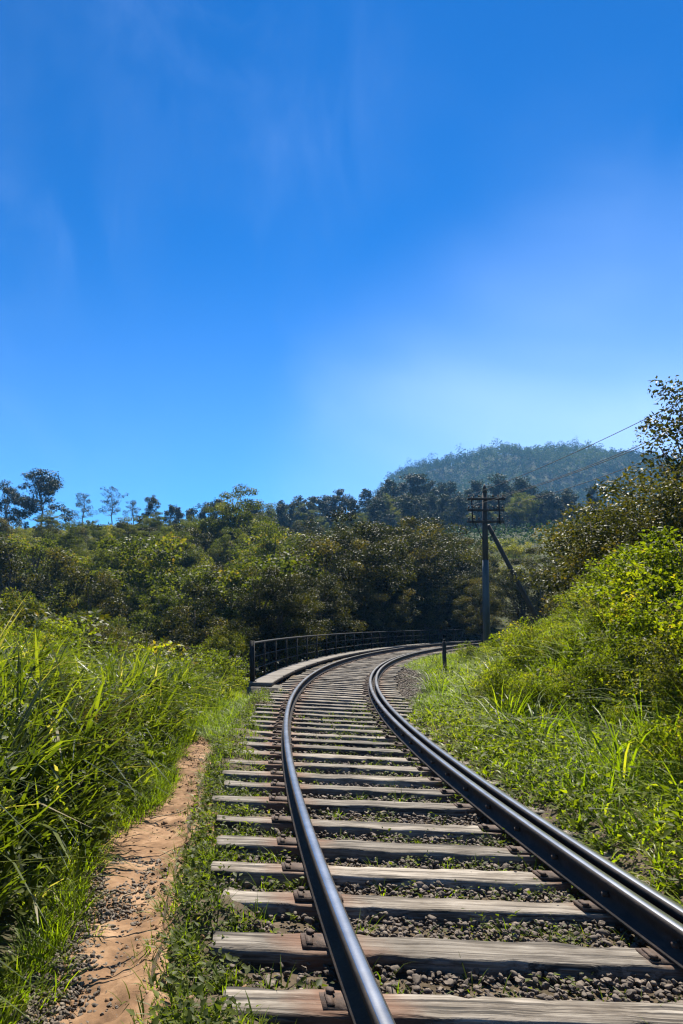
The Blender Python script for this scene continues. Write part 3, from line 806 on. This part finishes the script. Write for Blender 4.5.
# right bank grass
n = 8600; s_ = rng.random(n) ** 1.2 * 35 + 1.0; o_ = 1.0 + rng.random(n) ** .9 * 4.6
ok = (rng.random(n) < sstep(.95, 1.4, o_ + .25 * (fbm(s_, o_, 71) - .5)) + .05) & ~((s_ > 11) & (s_ < 26) & (o_ < np.interp(s_, [11, 14.5, 19, 24, 26], [1.2, 1.7, 2.5, 2.1, 1.4])))
s_, o_ = s_[ok], o_[ok]; _C = tw(s_, o_, 0); ok = np.hypot(_C[:, 0] - 6.9, _C[:, 1] - 22.0) > .6; s_, o_ = s_[ok], o_[ok]
tall = fbm(s_ * .7, o_ * .7, 77)
tufts(n, s_, o_, (.08 + .55 * tall ** 1.5 * sstep(1.2, 2.6, o_)) * rng.uniform(.6, 1.5, len(s_)) * np.interp(s_, [0, 26], [1, 1.1]) + .05, 13, (.05, 1.0), (.009, .022), .55, sp=.06)
# long stalks higher on the bank
n = 1700; s_ = rng.random(n) * 17 + 1.5; o_ = 2.1 + rng.random(n) * 3.6
ok = fbm(s_ * .9, o_ * .9, 83) > .5; s_, o_ = s_[ok], o_[ok]
tufts(n, s_, o_, rng.uniform(.35, 1.0, len(s_)), 10, (.1, 1.0), (.01, .024), .5, K=4, sp=.08)
tag(mb.build('short_grass', M['grass']), 'bright short grass on the right bank and between the sleepers', 'grass', kind='stuff')

# ------------------------------------------------------------------ trees and shrubs: one of each kind, then copies
def crown_centres(n, rx, rz, cz, r, shell=.55, skew=.25):
    D = unit(r.normal(size=(n, 3))); D[:, 2] = D[:, 2] * .9 + skew
    rr = shell + (1 - shell) * r.random(n)
    C = D * rr[:, None] * np.array([rx, rx, rz]); C[:, 2] += cz
    C[:, :2] *= (1 + .25 * np.sin(3 * np.arctan2(C[:, 1], C[:, 0]) + r.uniform(0, 6)))[:, None]
    return C
def limbs(mb, h0, r0, C, r, nlimb, topz, n=7, base=(0, 0)):
    k = 6; u = np.linspace(0, 1, k)
    wob = r.normal(0, .04 * topz, (k, 2)) * u[:, None]
    tr = np.stack([base[0] + wob[:, 0], base[1] + wob[:, 1], -.4 + (topz + .4) * u], -1)
    tube(mb, tr, r0 * (1 - .75 * u), n)
    for i in r.permutation(len(C))[:nlimb]:
        c = C[i]; f = r.uniform(.3, .85) if h0 < .2 else r.uniform(h0, .95)
        f = min(f, max(.15, (c[2] / topz) * .85))
        p0 = np.array([np.interp(f, u, tr[:, j]) for j in range(3)])
        mid = (p0 + c) / 2 + r.normal(0, .05, 3) * topz * .4 - (0, 0, .03 * topz)
        ra = r0 * (1 - .75 * f) * .6
        tube(mb, [p0, mid, c], [ra, ra * .65, ra * .25], 5)
def make_kind(name, leafmat, barkmat, seed, H, rx, rz, cz, nc, cr, nl, ls, nlimb, r0, topf=.85, h0=.1, flat=.75, tmpl=T_DIAM, shell=.5, droop=.2, wid=1., multi=1, skew=.25):
    r = np.random.default_rng(seed)
    C = crown_centres(nc, rx, rz, cz, r, shell, skew)
    C[:, 2] = np.maximum(C[:, 2], cr * .4)
    root = empty(name, (0, 0, -500))
    mb = MB()
    for q in range(multi):
        bs = r.normal(0, .12, 2) * (multi > 1)
        limbs(mb, h0, r0, C, r, max(2, nlimb // multi), H * topf, base=bs)
    mb.build('trunk' if multi == 1 else 'stems', barkmat, root)
    mb = MB(); clump_leaves(mb, C, cr * r.uniform(.65, 1.25, nc), nl, ls, r, flat, tmpl, droop=droop, wid=wid)
    mb.build('crown' if multi == 1 else 'foliage', leafmat, root)
    return root
KINDS = {}
def kind(key, variants, *a, **k):
    KINDS[key] = [make_kind(a[0], a[1], a[2], 200 + hash_(key) + v, *a[3:], **k) for v in range(variants)]
def hash_(s): return sum((i + 1) * ord(c) for i, c in enumerate(s)) % 5000
def umbrella_kind(key, name, v, H, spread, ntier, nl, ls, leafmat, sparse=False, low=.42):
    """eucalyptus: bare pale stem, branches opening upward, foliage in separate clouds"""
    out = []
    for q in range(v):
        r = np.random.default_rng(900 + hash_(key) + q)
        C = []
        for t_ in range(ntier):
            f = low + (1 - low) * (t_ + r.uniform(0, .7)) / ntier
            rr = spread * (1.05 - f * .75) * r.uniform(.5, 1.1); a0 = r.uniform(0, 6.28)
            C.append((rr * math.cos(a0), rr * math.sin(a0), H * min(f, .97)))
        C.append((0, 0, H * .97)); C = np.array(C)
        root = empty(name, (0, 0, -500))
        mb = MB(); limbs(mb, .35, H * .014 + .03, C, r, len(C), H * .93); mb.build('trunk', M['palebark'], root)
        sub = np.concatenate([C + r.normal(0, spread * .13, C.shape) for _ in range(3 if not sparse else 2)])
        mb = MB(); clump_leaves(mb, sub, spread * (.2 if not sparse else .16) * r.uniform(.7, 1.3, len(sub)), nl, ls, r, .62, droop=.6, wid=.8); mb.build('crown', leafmat, root)
        out.append(root)
    KINDS[key] = out
# name, leaf, bark, H, rx, rz, cz, clumps, clump radius, leaves per clump, leaf size, limbs, trunk radius
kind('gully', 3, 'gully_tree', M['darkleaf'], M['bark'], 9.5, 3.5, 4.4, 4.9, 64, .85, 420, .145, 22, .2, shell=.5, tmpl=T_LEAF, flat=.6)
kind('shrub', 3, 'hillside_tree', M['oliveleaf'], M['bark'], 4.6, 2.1, 1.9, 2.3, 30, .62, 240, .145, 12, .09, shell=.55, flat=.65)
kind('darkshrub', 2, 'hillside_tree', M['darkleaf'], M['bark'], 5.2, 2.0, 2.3, 2.6, 32, .62, 240, .145, 12, .1, shell=.55, flat=.65)
kind('lime', 2, 'hillside_shrub', M['limeleaf'], M['bark'], 2.2, 1.7, .85, .9, 24, .5, 130, .15, 10, .03, multi=3, shell=.4)
kind('round', 2, 'broad_tree', M['oliveleaf'], M['bark'], 11, 3.6, 4.4, 6.4, 60, 1.0, 260, .2, 24, .22, shell=.5, flat=.6)
umbrella_kind('euca', 'eucalyptus', 3, 12, 4.6, 24, 120, .34, M['euca'], low=.22)
umbrella_kind('sparse', 'slender_tree', 2, 9, 4.2, 20, 60, .24, M['euca'], True, low=.4)
umbrella_kind('ridge', 'tall_eucalyptus', 3, 22, 6.4, 26, 70, .75, M['euca'], low=.15)
kind('bank', 4, 'bank_shrub', M['brightleaf'], M['bark'], 1.7, .8, .75, .85, 34, .24, 120, .058, 12, .018, multi=4, tmpl=T_LEAF, shell=.35, wid=1.15)
kind('bankyellow', 2, 'bank_shrub', M['limeleaf'], M['bark'], 1.6, .8, .75, .8, 34, .22, 110, .058, 12, .016, multi=4, tmpl=T_LEAF, shell=.35, wid=.8)
kind('bankdark', 3, 'bank_shrub', M['bankolive'], M['bark'], 2.6, 1.2, 1.1, 1.4, 44, .34, 150, .068, 16, .03, multi=3, tmpl=T_LEAF, shell=.35, wid=1.1)
kind('banktree', 1, 'bank_tree', M['bankolive'], M['bark'], 5, 1.0, 2.1, 3.3, 30, .38, 120, .1, 24, .07, tmpl=T_LEAF, shell=.4)
used = set()
def crown_top(root):
    z = 0
    for ch in root.children:
        if ch.name.split('.')[0] in ('crown', 'foliage'):
            a = np.empty(len(ch.data.vertices) * 3, np.float32); ch.data.vertices.foreach_get('co', a); z = float(np.percentile(a[2::3], 98.5))
    return z
KH = {k_: [crown_top(r_) for r_ in l_] for k_, l_ in KINDS.items()}
def place(key, x, y, sc, label, group=None, cat='tree', v=None, sink=.1, z=None, sz=1.):
    lst = KINDS[key]; v = random.randrange(len(lst)) if v is None else v % len(lst)
    src = lst[v]
    if (key, v) in used: o = copy_tree(src)
    else: used.add((key, v)); o = src
    zz = float(terrain(x, y)[0]) if z is None else z
    o.location = (x, y, zz - sink); o.rotation_euler = (random.gauss(0, .04), random.gauss(0, .04), random.uniform(0, 6.28)); o.scale = (sc, sc, sc * sz)
    tag(o, label, cat, group)
    return o
def place_px(key, px, d, top_py, label, group=None, cat='tree', H0=None, v=None, wide=1.):
    """stand a tree at (px, d) and size it so that it is as tall as the photo shows"""
    t = pt(px, top_py, d); zz = float(terrain(t[0], t[1])[0])
    v = random.randrange(len(KINDS[key])) if v is None else v % len(KINDS[key])
    H0 = KH[key][v]
    sc = max(.5 if d > 15 else .3, (t[2] - zz) / H0)
    if key == 'gully':                              # keep the crowns clear of the railing
        s0, o0 = tproj(t[0], t[1]); need = -(2.5 + 3.3 * sc * wide)
        if need < o0[0] < 0: t = tw(s0[0], need)
    o = place(key, t[0], t[1], sc, label, group, cat, v)
    o.scale = (sc * wide, sc * wide, sc)
    return o

# --- landmark trees -----------------------------------------------------
G1 = 'trees on the left skyline'
place_px('euca', 44, 150, 472, 'big dark eucalyptus with a rounded cloud crown on the left skyline', G1, H0=12.6, v=0, wide=1.25)
place_px('euca', 6, 152, 484, 'eucalyptus cut by the left edge of the photo on the skyline', G1, H0=12.6, v=1, wide=1.2)
place_px('sparse', 84, 150, 494, 'small thin-crowned tree right of the big skyline eucalyptus', G1, H0=9.5, v=0)
place_px('sparse', 113, 150, 487, 'nearly bare spindly tree rising highest of the thin skyline trees', G1, H0=9.5, v=1)
place_px('euca', 150, 150, 496, 'wide open-crowned tree on the skyline above the yellow-green slope', G1, H0=12.6, v=2)
place_px('sparse', 134, 155, 500, 'small sparse tree tucked behind the wide skyline tree', G1, H0=9.5, v=0)
place_px('round', 236, 95, 489, 'tall sunlit olive tree with a domed crown breaking the skyline left of centre', None, H0=11.6, v=0, wide=1.15)
place_px('round', 205, 97, 508, 'dark rounded tree left of the tall domed olive tree', None, H0=11.6, v=1, wide=.9)
place_px('darkshrub', 328, 75, 528, 'small black-green tree standing above the railing trees left of centre', None, H0=5.6, v=0, wide=.9)
# --- dark trees behind the railing ----------------------------------------
G2 = 'dark trees in the gully behind the railing'
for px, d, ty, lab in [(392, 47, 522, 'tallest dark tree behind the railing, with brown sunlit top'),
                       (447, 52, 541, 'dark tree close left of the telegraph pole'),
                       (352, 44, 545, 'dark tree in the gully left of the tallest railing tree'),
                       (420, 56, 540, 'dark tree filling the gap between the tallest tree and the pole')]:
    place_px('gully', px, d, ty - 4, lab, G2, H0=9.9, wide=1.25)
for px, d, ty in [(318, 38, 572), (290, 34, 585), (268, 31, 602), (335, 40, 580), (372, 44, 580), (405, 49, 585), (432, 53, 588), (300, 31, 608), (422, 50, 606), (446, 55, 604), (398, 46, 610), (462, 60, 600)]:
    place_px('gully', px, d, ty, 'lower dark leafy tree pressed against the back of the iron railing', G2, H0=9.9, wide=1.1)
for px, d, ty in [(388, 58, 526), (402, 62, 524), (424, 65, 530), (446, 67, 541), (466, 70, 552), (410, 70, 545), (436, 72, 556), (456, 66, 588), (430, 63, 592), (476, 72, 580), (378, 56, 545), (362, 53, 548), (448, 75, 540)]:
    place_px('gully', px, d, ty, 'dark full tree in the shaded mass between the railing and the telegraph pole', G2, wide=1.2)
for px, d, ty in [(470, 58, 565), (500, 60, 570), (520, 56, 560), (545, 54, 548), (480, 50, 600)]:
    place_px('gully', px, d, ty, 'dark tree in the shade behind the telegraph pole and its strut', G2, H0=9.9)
# --- right bank -------------------------------------------------------------
place_px('banktree', 693, 15.2, 350, 'open-branched tree rising at the right edge against the sky', None, H0=5.6, v=0, wide=1.05)
G3 = 'bushy trees along the top of the right bank'
for px, d, ty, lab in [(620, 18, 508, 'left bush of the dark bank-top row, sloping down towards the pole'), (634, 16.5, 476, 'dark bank-top bush just left of the open-branched tree'),
                       (672, 15, 462, 'dark bush below the open-branched tree at the right edge'), (612, 15.5, 500, 'middle dark bush on the right bank below the skyline'),
                       (655, 13.5, 490, 'broad dark bush in the upper right, over the sunlit shrubs'), (690, 13, 470, 'dark bush cut by the right edge of the photo')]:
    place_px('bankdark', px, d, ty, lab, G3, 'bush', H0=2.85, wide=1.15)
for px, d, ty in [(590, 24, 548), (600, 26, 532), (582, 28, 568), (572, 33, 588), (596, 21, 560), (612, 21, 520), (566, 27, 605)]:
    place_px('bankdark', px, d, ty, 'olive bush on the bank slope right of the leaning strut', G3, 'bush', H0=2.85, wide=1.2)
G4 = 'sunlit shrubs on the right bank'
for px, d, ty, lab in [(500, 21, 632, 'leafy sunlit shrub in front of the foot of the telegraph pole'), (527, 20, 625, 'sunlit shrub just right of the pole foot'),
                       (553, 17.5, 612, 'sunlit shrub below the lower end of the strut'), (578, 15.5, 590, 'sunlit shrub midway up the right bank'), (470, 25, 640, 'low sunlit shrub just right of the marker post')]:
    place_px('bank', px, d, ty, lab, G4, 'shrub', H0=1.9, wide=1.15)
for px, d, ty in [(600, 13, 570), (622, 12, 552), (640, 11, 545), (662, 10, 530), (684, 9.2, 528), (610, 11.5, 595), (633, 10.2, 590), (655, 9.2, 575), (676, 8.5, 580), (585, 13, 610), (560, 15, 632),
                  (604, 11, 630), (628, 9.5, 625), (652, 8.6, 620), (675, 7.8, 628), (540, 17, 640), (515, 18.5, 645), (575, 13.5, 640), (695, 8, 560), (648, 10.5, 560), (590, 14.5, 580), (668, 8.1, 650), (640, 9, 655), (490, 24, 640), (508, 22, 640), (533, 19, 648), (556, 16.5, 652), (580, 14.5, 655), (604, 12.6, 650), (622, 11, 665), (648, 9.6, 680), (672, 8.4, 690), (545, 18.5, 625), (566, 16, 612), (626, 12.5, 575), (560, 14, 668), (585, 12.5, 675), (612, 10.5, 690), (640, 8.8, 705), (668, 7.8, 715), (690, 7.2, 690), (598, 10, 715), (625, 8.4, 735), (655, 7.4, 745), (520, 17, 660), (540, 15, 675), (505, 19, 652), (485, 22, 648)]:
    place_px('bankyellow' if random.random() < .35 else 'bank', px, d, ty, 'bright leafy shrub in the sunlit tangle covering the right bank', G4, 'shrub', H0=1.9, wide=1.1)
for i in range(44):
    s0 = random.uniform(4.5, 24); o0 = random.uniform(2.5, 4.3) if s0 < 13 else random.uniform(3.6, 6) if s0 < 16 else random.uniform(5, 7.5)
    p = tw(s0, o0, 0); key = random.choice(['bank', 'bank', 'bankyellow', 'bank'])
    place(key, float(p[0]), float(p[1]), random.uniform(.35, .7), 'small leafy shrub spilling down the right bank into the grass', 'small shrubs low on the right bank', 'shrub', sink=.03)
# --- left of the path: shrubs at the edge of the gully ------------------------
G5 = 'shrubs at the back of the tall grass'
for px, d, ty in [(20, 14, 622), (60, 17, 618), (95, 19, 625), (130, 21, 630), (165, 22, 640), (200, 23, 645), (228, 24, 650), (110, 17, 640), (150, 18, 650), (185, 20, 655), (40, 20, 610), (236, 20, 668)]:
    place_px('bankdark' if random.random() < .5 else 'bank', px, d, ty, 'shrub at the back of the tall grass left of the walkway', G5, 'shrub', H0=2.85, wide=1.25)
for px, d, ty, lab in [(88, 7.6, 690, 'dark brownish shrub poking through the tall grass halfway to the walkway'), (60, 8.8, 668, 'olive shrub deep in the tall grass near the left edge'), (118, 9.5, 690, 'small dark shrub in the tall grass nearest the dirt path')]:
    place_px('bankdark', px, d, ty, lab, None, 'shrub', H0=1)
# --- left hillside: trees and shrubs -------------------------------------------
G6 = 'trees on the left hillside'
cnt = 0
tries = 0
spots = []
while cnt < 230 and tries < 6000:
    tries += 1
    d = 26 + 118 * random.random() ** .8
    az = random.uniform(-.36, .2) if cnt < 185 else random.uniform(-.75, -.36)
    if az > .02 and d > 100 and random.random() < .6: continue
    x, y = az * d, d
    s0, o0 = tproj(x, y)
    if o0[0] > -5: continue
    if any((x - a) ** 2 + (y - b) ** 2 < (1.3 + .018 * d) ** 2 for a, b in spots): continue
    open_ = d > 100 and az < -.1
    if open_ and random.random() < .5: key, sc, lab, cat = 'lime', random.uniform(.9, 1.7), 'yellow-green shrub on the open slope under the left skyline', 'shrub'
    else:
        rr = random.random()
        if d < 60: rr *= .74
        if rr < .36: key, sc, lab, cat = 'shrub', random.uniform(.9, 1.6), 'olive tree in the dense cover of the left hillside', 'tree'
        elif rr < .70: key, sc, lab, cat = 'darkshrub', random.uniform(.9, 1.6), 'dark green tree in the dense cover of the left hillside', 'tree'
        else: key, sc, lab, cat = 'lime', random.uniform(.9, 1.9), 'pale yellow-green shrub among the darker trees of the left hillside', 'shrub'
    top = float(np.interp(d, [26, 40, 70, 110, 150], [1.6, 3.2, 8.2, 16.4, 25.5])) + random.uniform(-1.6, .9)
    hk = {'shrub': 5.0, 'darkshrub': 5.6, 'lime': 2.3}[key]
    sc = min(sc, (top - float(terrain(x, y)[0])) / hk)
    if sc < .35: continue
    spots.append((x, y)); cnt += 1
    place(key, x, y, sc, lab, G6, cat, sz=random.uniform(.85, 1.2))
n_big = 0
bigs = []
while n_big < 46:
    d = random.uniform(45, 132); az = random.uniform(-.34, .12)
    if d > 100 and az < -.16 and random.random() < .75: continue
    x, y = az * d, d
    if tproj(x, y)[1][0] > -8 or any((x - a) ** 2 + (y - b) ** 2 < (3.2 + .02 * d) ** 2 for a, b in bigs): continue
    zz = float(terrain(x, y)[0]); key = random.choice(['round', 'darkshrub', 'round', 'shrub'])
    top = float(np.interp(d, [40, 70, 110, 150], [5.2, 10.2, 18.2, 26])) + random.uniform(-1.2, 1.2)
    sc = (top - zz) / {'round': 10.8, 'darkshrub': 5.2, 'shrub': 4.6}[key]
    n_big += 1
    if sc < .35: continue
    bigs.append((x, y))
    o = place(key, x, y, sc, 'full-crowned taller tree standing out of the dense cover of the left hillside', 'taller trees on the left hillside')
    o.scale = (sc * random.uniform(1.0, 1.3),) * 2 + (sc,)
# --- middle ridge -----------------------------------------------------------------
G7 = 'eucalyptus on the middle ridge'
for px, ty, d in [(178, 512, 190), (192, 508, 195), (204, 503, 195), (218, 500, 200), (258, 503, 200), (246, 508, 205), (168, 514, 185), (255, 510, 225), (268, 508, 230), (283, 506, 235), (300, 497, 240), (312, 502, 235), (326, 499, 245), (340, 490, 250), (352, 500, 250), (366, 488, 250), (378, 492, 245), (388, 480, 255),
                  (398, 488, 250), (408, 476, 255), (420, 477, 250), (430, 488, 255), (440, 482, 260), (450, 484, 255), (462, 492, 250), (474, 480, 255), (496, 476, 255), (506, 482, 250), (518, 478, 255), (528, 484, 260),
                  (540, 498, 255), (552, 508, 250), (566, 500, 260), (580, 504, 255), (594, 508, 250), (395, 500, 235), (425, 503, 235), (455, 508, 230), (482, 500, 235), (510, 505, 235), (345, 512, 225), (305, 520, 215)]:
    place_px('ridge', px, d, ty + random.uniform(-1, 2), 'blue-green eucalyptus in the hazy row along the middle ridge', G7, H0=22.5, wide=random.uniform(.85, 1.15))
for i in range(70):
    px = 250 + 350 * (i + random.random()) / 70; d = random.uniform(190, 245)
    place_px('ridge' if random.random() < .6 else 'round', px, d, random.uniform(505, 533) - (12 if 380 < px < 540 else 0), 'tree in the lower hazy rows in front of the ridge eucalyptus', 'lower trees of the middle ridge', H0=1, wide=random.uniform(.9, 1.3))
G8 = 'trees on the slope below the middle ridge'
for i in range(75):
    d = random.uniform(75, 225); px = random.uniform(255, 600)
    if px > 470: d = random.uniform(70, 200)
    x = (px - CX) / FPX * d; s0, o0 = tproj(x, d)
    key = random.choice(['shrub', 'darkshrub', 'round', 'lime', 'shrub'])
    sc = {'shrub': 1.6, 'darkshrub': 1.5, 'round': .75, 'lime': 2.2}[key] * random.uniform(.7, 1.25)
    if abs(o0[0]) < 6: continue
    zz = float(terrain(x, d)[0]); hk = {'shrub': 5.0, 'darkshrub': 5.6, 'lime': 2.3, 'round': 11.6}[key]
    sc = min(sc, (1.54 + d * random.uniform(.085, .135) - zz) / hk)
    if sc < .4: continue
    place(key, x, d, sc, 'rounded bush-like tree on the slope between the dark railing trees and the hazy ridge', G8)
for kk, lst in KINDS.items():                       # drop variants nobody used
    for v, root in enumerate(lst):
        if (kk, v) not in used:
            for ch in list(root.children): bpy.data.objects.remove(ch)
            bpy.data.objects.remove(root)

# ------------------------------------------------------------------ undergrowth on the slopes, forest on the far hill
def undergrowth(name, n, d0, d1, a0, a1, rad_, nl, ls, m_, label, test):
    d = d0 + (d1 - d0) * rng.random(n) ** .75; a_ = rng.uniform(a0, a1, n); x = a_ * d; y = d
    s0, o0 = tproj(x, y); ok = test(d, a_, s0, o0); x, y = x[ok], y[ok]
    C = np.stack([x, y, terrain(x, y) + .25], -1)
    mb = MB(); clump_leaves(mb, C, rad_ * rng.uniform(.6, 1.4, len(C)), nl, ls, rng, .8, tint=np.clip(fbm(x / 7, y / 7, 88) * 1.2 - .1 + rng.normal(0, .12, len(x)), 0, 1))
    tag(mb.build(name, m_), label, 'undergrowth', kind='stuff')
undergrowth('hillside_scrub', 6400, 24, 170, -.85, .8, .8, 44, .2, M['oliveleaf'], 'low tangled scrub covering the slopes between the trees', lambda d, a, s, o: (o < -4.5) | (d > 70))
undergrowth('slope_scrub', 10500, 80, 170, -.85, .04, .55, 30, .17, M['limeleaf'], 'bright yellow-green low growth on the open slope under the left skyline', lambda d, a, s, o: (o < -6) & (d > np.where(a < -.1, 102, 122)) & (fbm(a * 14, d / 16, 57) > .42))
undergrowth('far_scrub', 6000, 150, 320, -.5, .95, 2.0, 22, .8, M['forest'], 'hazy scrub on the slope below the middle ridge', lambda d, a, s, o: d > 150)
undergrowth('bank_creeper', 2600, 5, 34, .3, .75, .3, 34, .075, M['brightleaf'], 'leafy creeper matted over the upper right bank', lambda d, a, s, o: (o > np.where(s < 16, 3.2, 4.2)) & (o < 12))
undergrowth('gully_scrub', 9000, 15, 66, -.4, .5, .75, 34, .15, M['darkleaf'], 'brownish scrub filling the gully left of the walkway', lambda d, a, s, o: (o < np.where(s < 18, -5.5, -3.4)))

mb = MB()
gx_, gy_ = np.meshgrid(np.arange(120, 900, 7.5), np.arange(450, 960, 7.5))
x = gx_.ravel() + rng.uniform(-4, 4, gx_.size); y = gy_.ravel() + rng.uniform(-4, 4, gx_.size)
hgt = rng.uniform(7, 16, len(x)) * (1 + .5 * (rng.random(len(x)) < .08)) * np.interp(x, [180, 215, 250], [1.3, 1.2, 1]) * (.75 + .5 * fbm(x / 60, y / 60, 99))
ok = (fbm(x / 38, y / 38, 93) > .12) & (x < y * .98)
x, y, hgt = x[ok], y[ok], hgt[ok]
z = terrain(x, y)
tb = np.clip((fbm(x / 70, y / 70, 97) - .5) * 2.6 + .45 + rng.normal(0, .18, len(x)), 0, 1)
cl = []; rd = []; tt = []
for f, q in ((.9, .17), (.76, .24), (.6, .27), (.42, .26)):
    cl.append(np.stack([x + rng.normal(0, 1.2, len(x)), y + rng.normal(0, 1.2, len(x)), z + hgt * f], -1)); rd.append(hgt * q); tt.append(np.clip(tb + rng.normal(0, .12, len(x)), 0, 1))
clump_leaves(mb, np.concatenate(cl), np.concatenate(rd), 22, 1.55, rng, .8, tint=np.concatenate(tt))
tag(mb.build('far_forest', M['forest']), 'plantation forest covering the hazy flat-topped far hill', 'forest', kind='stuff')

# ------------------------------------------------------------------ render settings
vs = scene.view_settings
scene.display_settings.display_device = 'sRGB'
vs.view_transform = 'Standard'; vs.look = 'None'; vs.exposure = 1.4; vs.gamma = 1; vs.use_curve_mapping = False
cy = scene.cycles
cy.max_bounces = 6; cy.diffuse_bounces = 2; cy.glossy_bounces = 2; cy.transmission_bounces = 4; cy.transparent_max_bounces = 4; cy.volume_bounces = 0
cy.caustics_reflective = False; cy.caustics_refractive = False; cy.sample_clamp_indirect = 6
cy.use_denoising = True
cy.pixel_filter_type = 'BLACKMAN_HARRIS'; cy.filter_width = 1.2
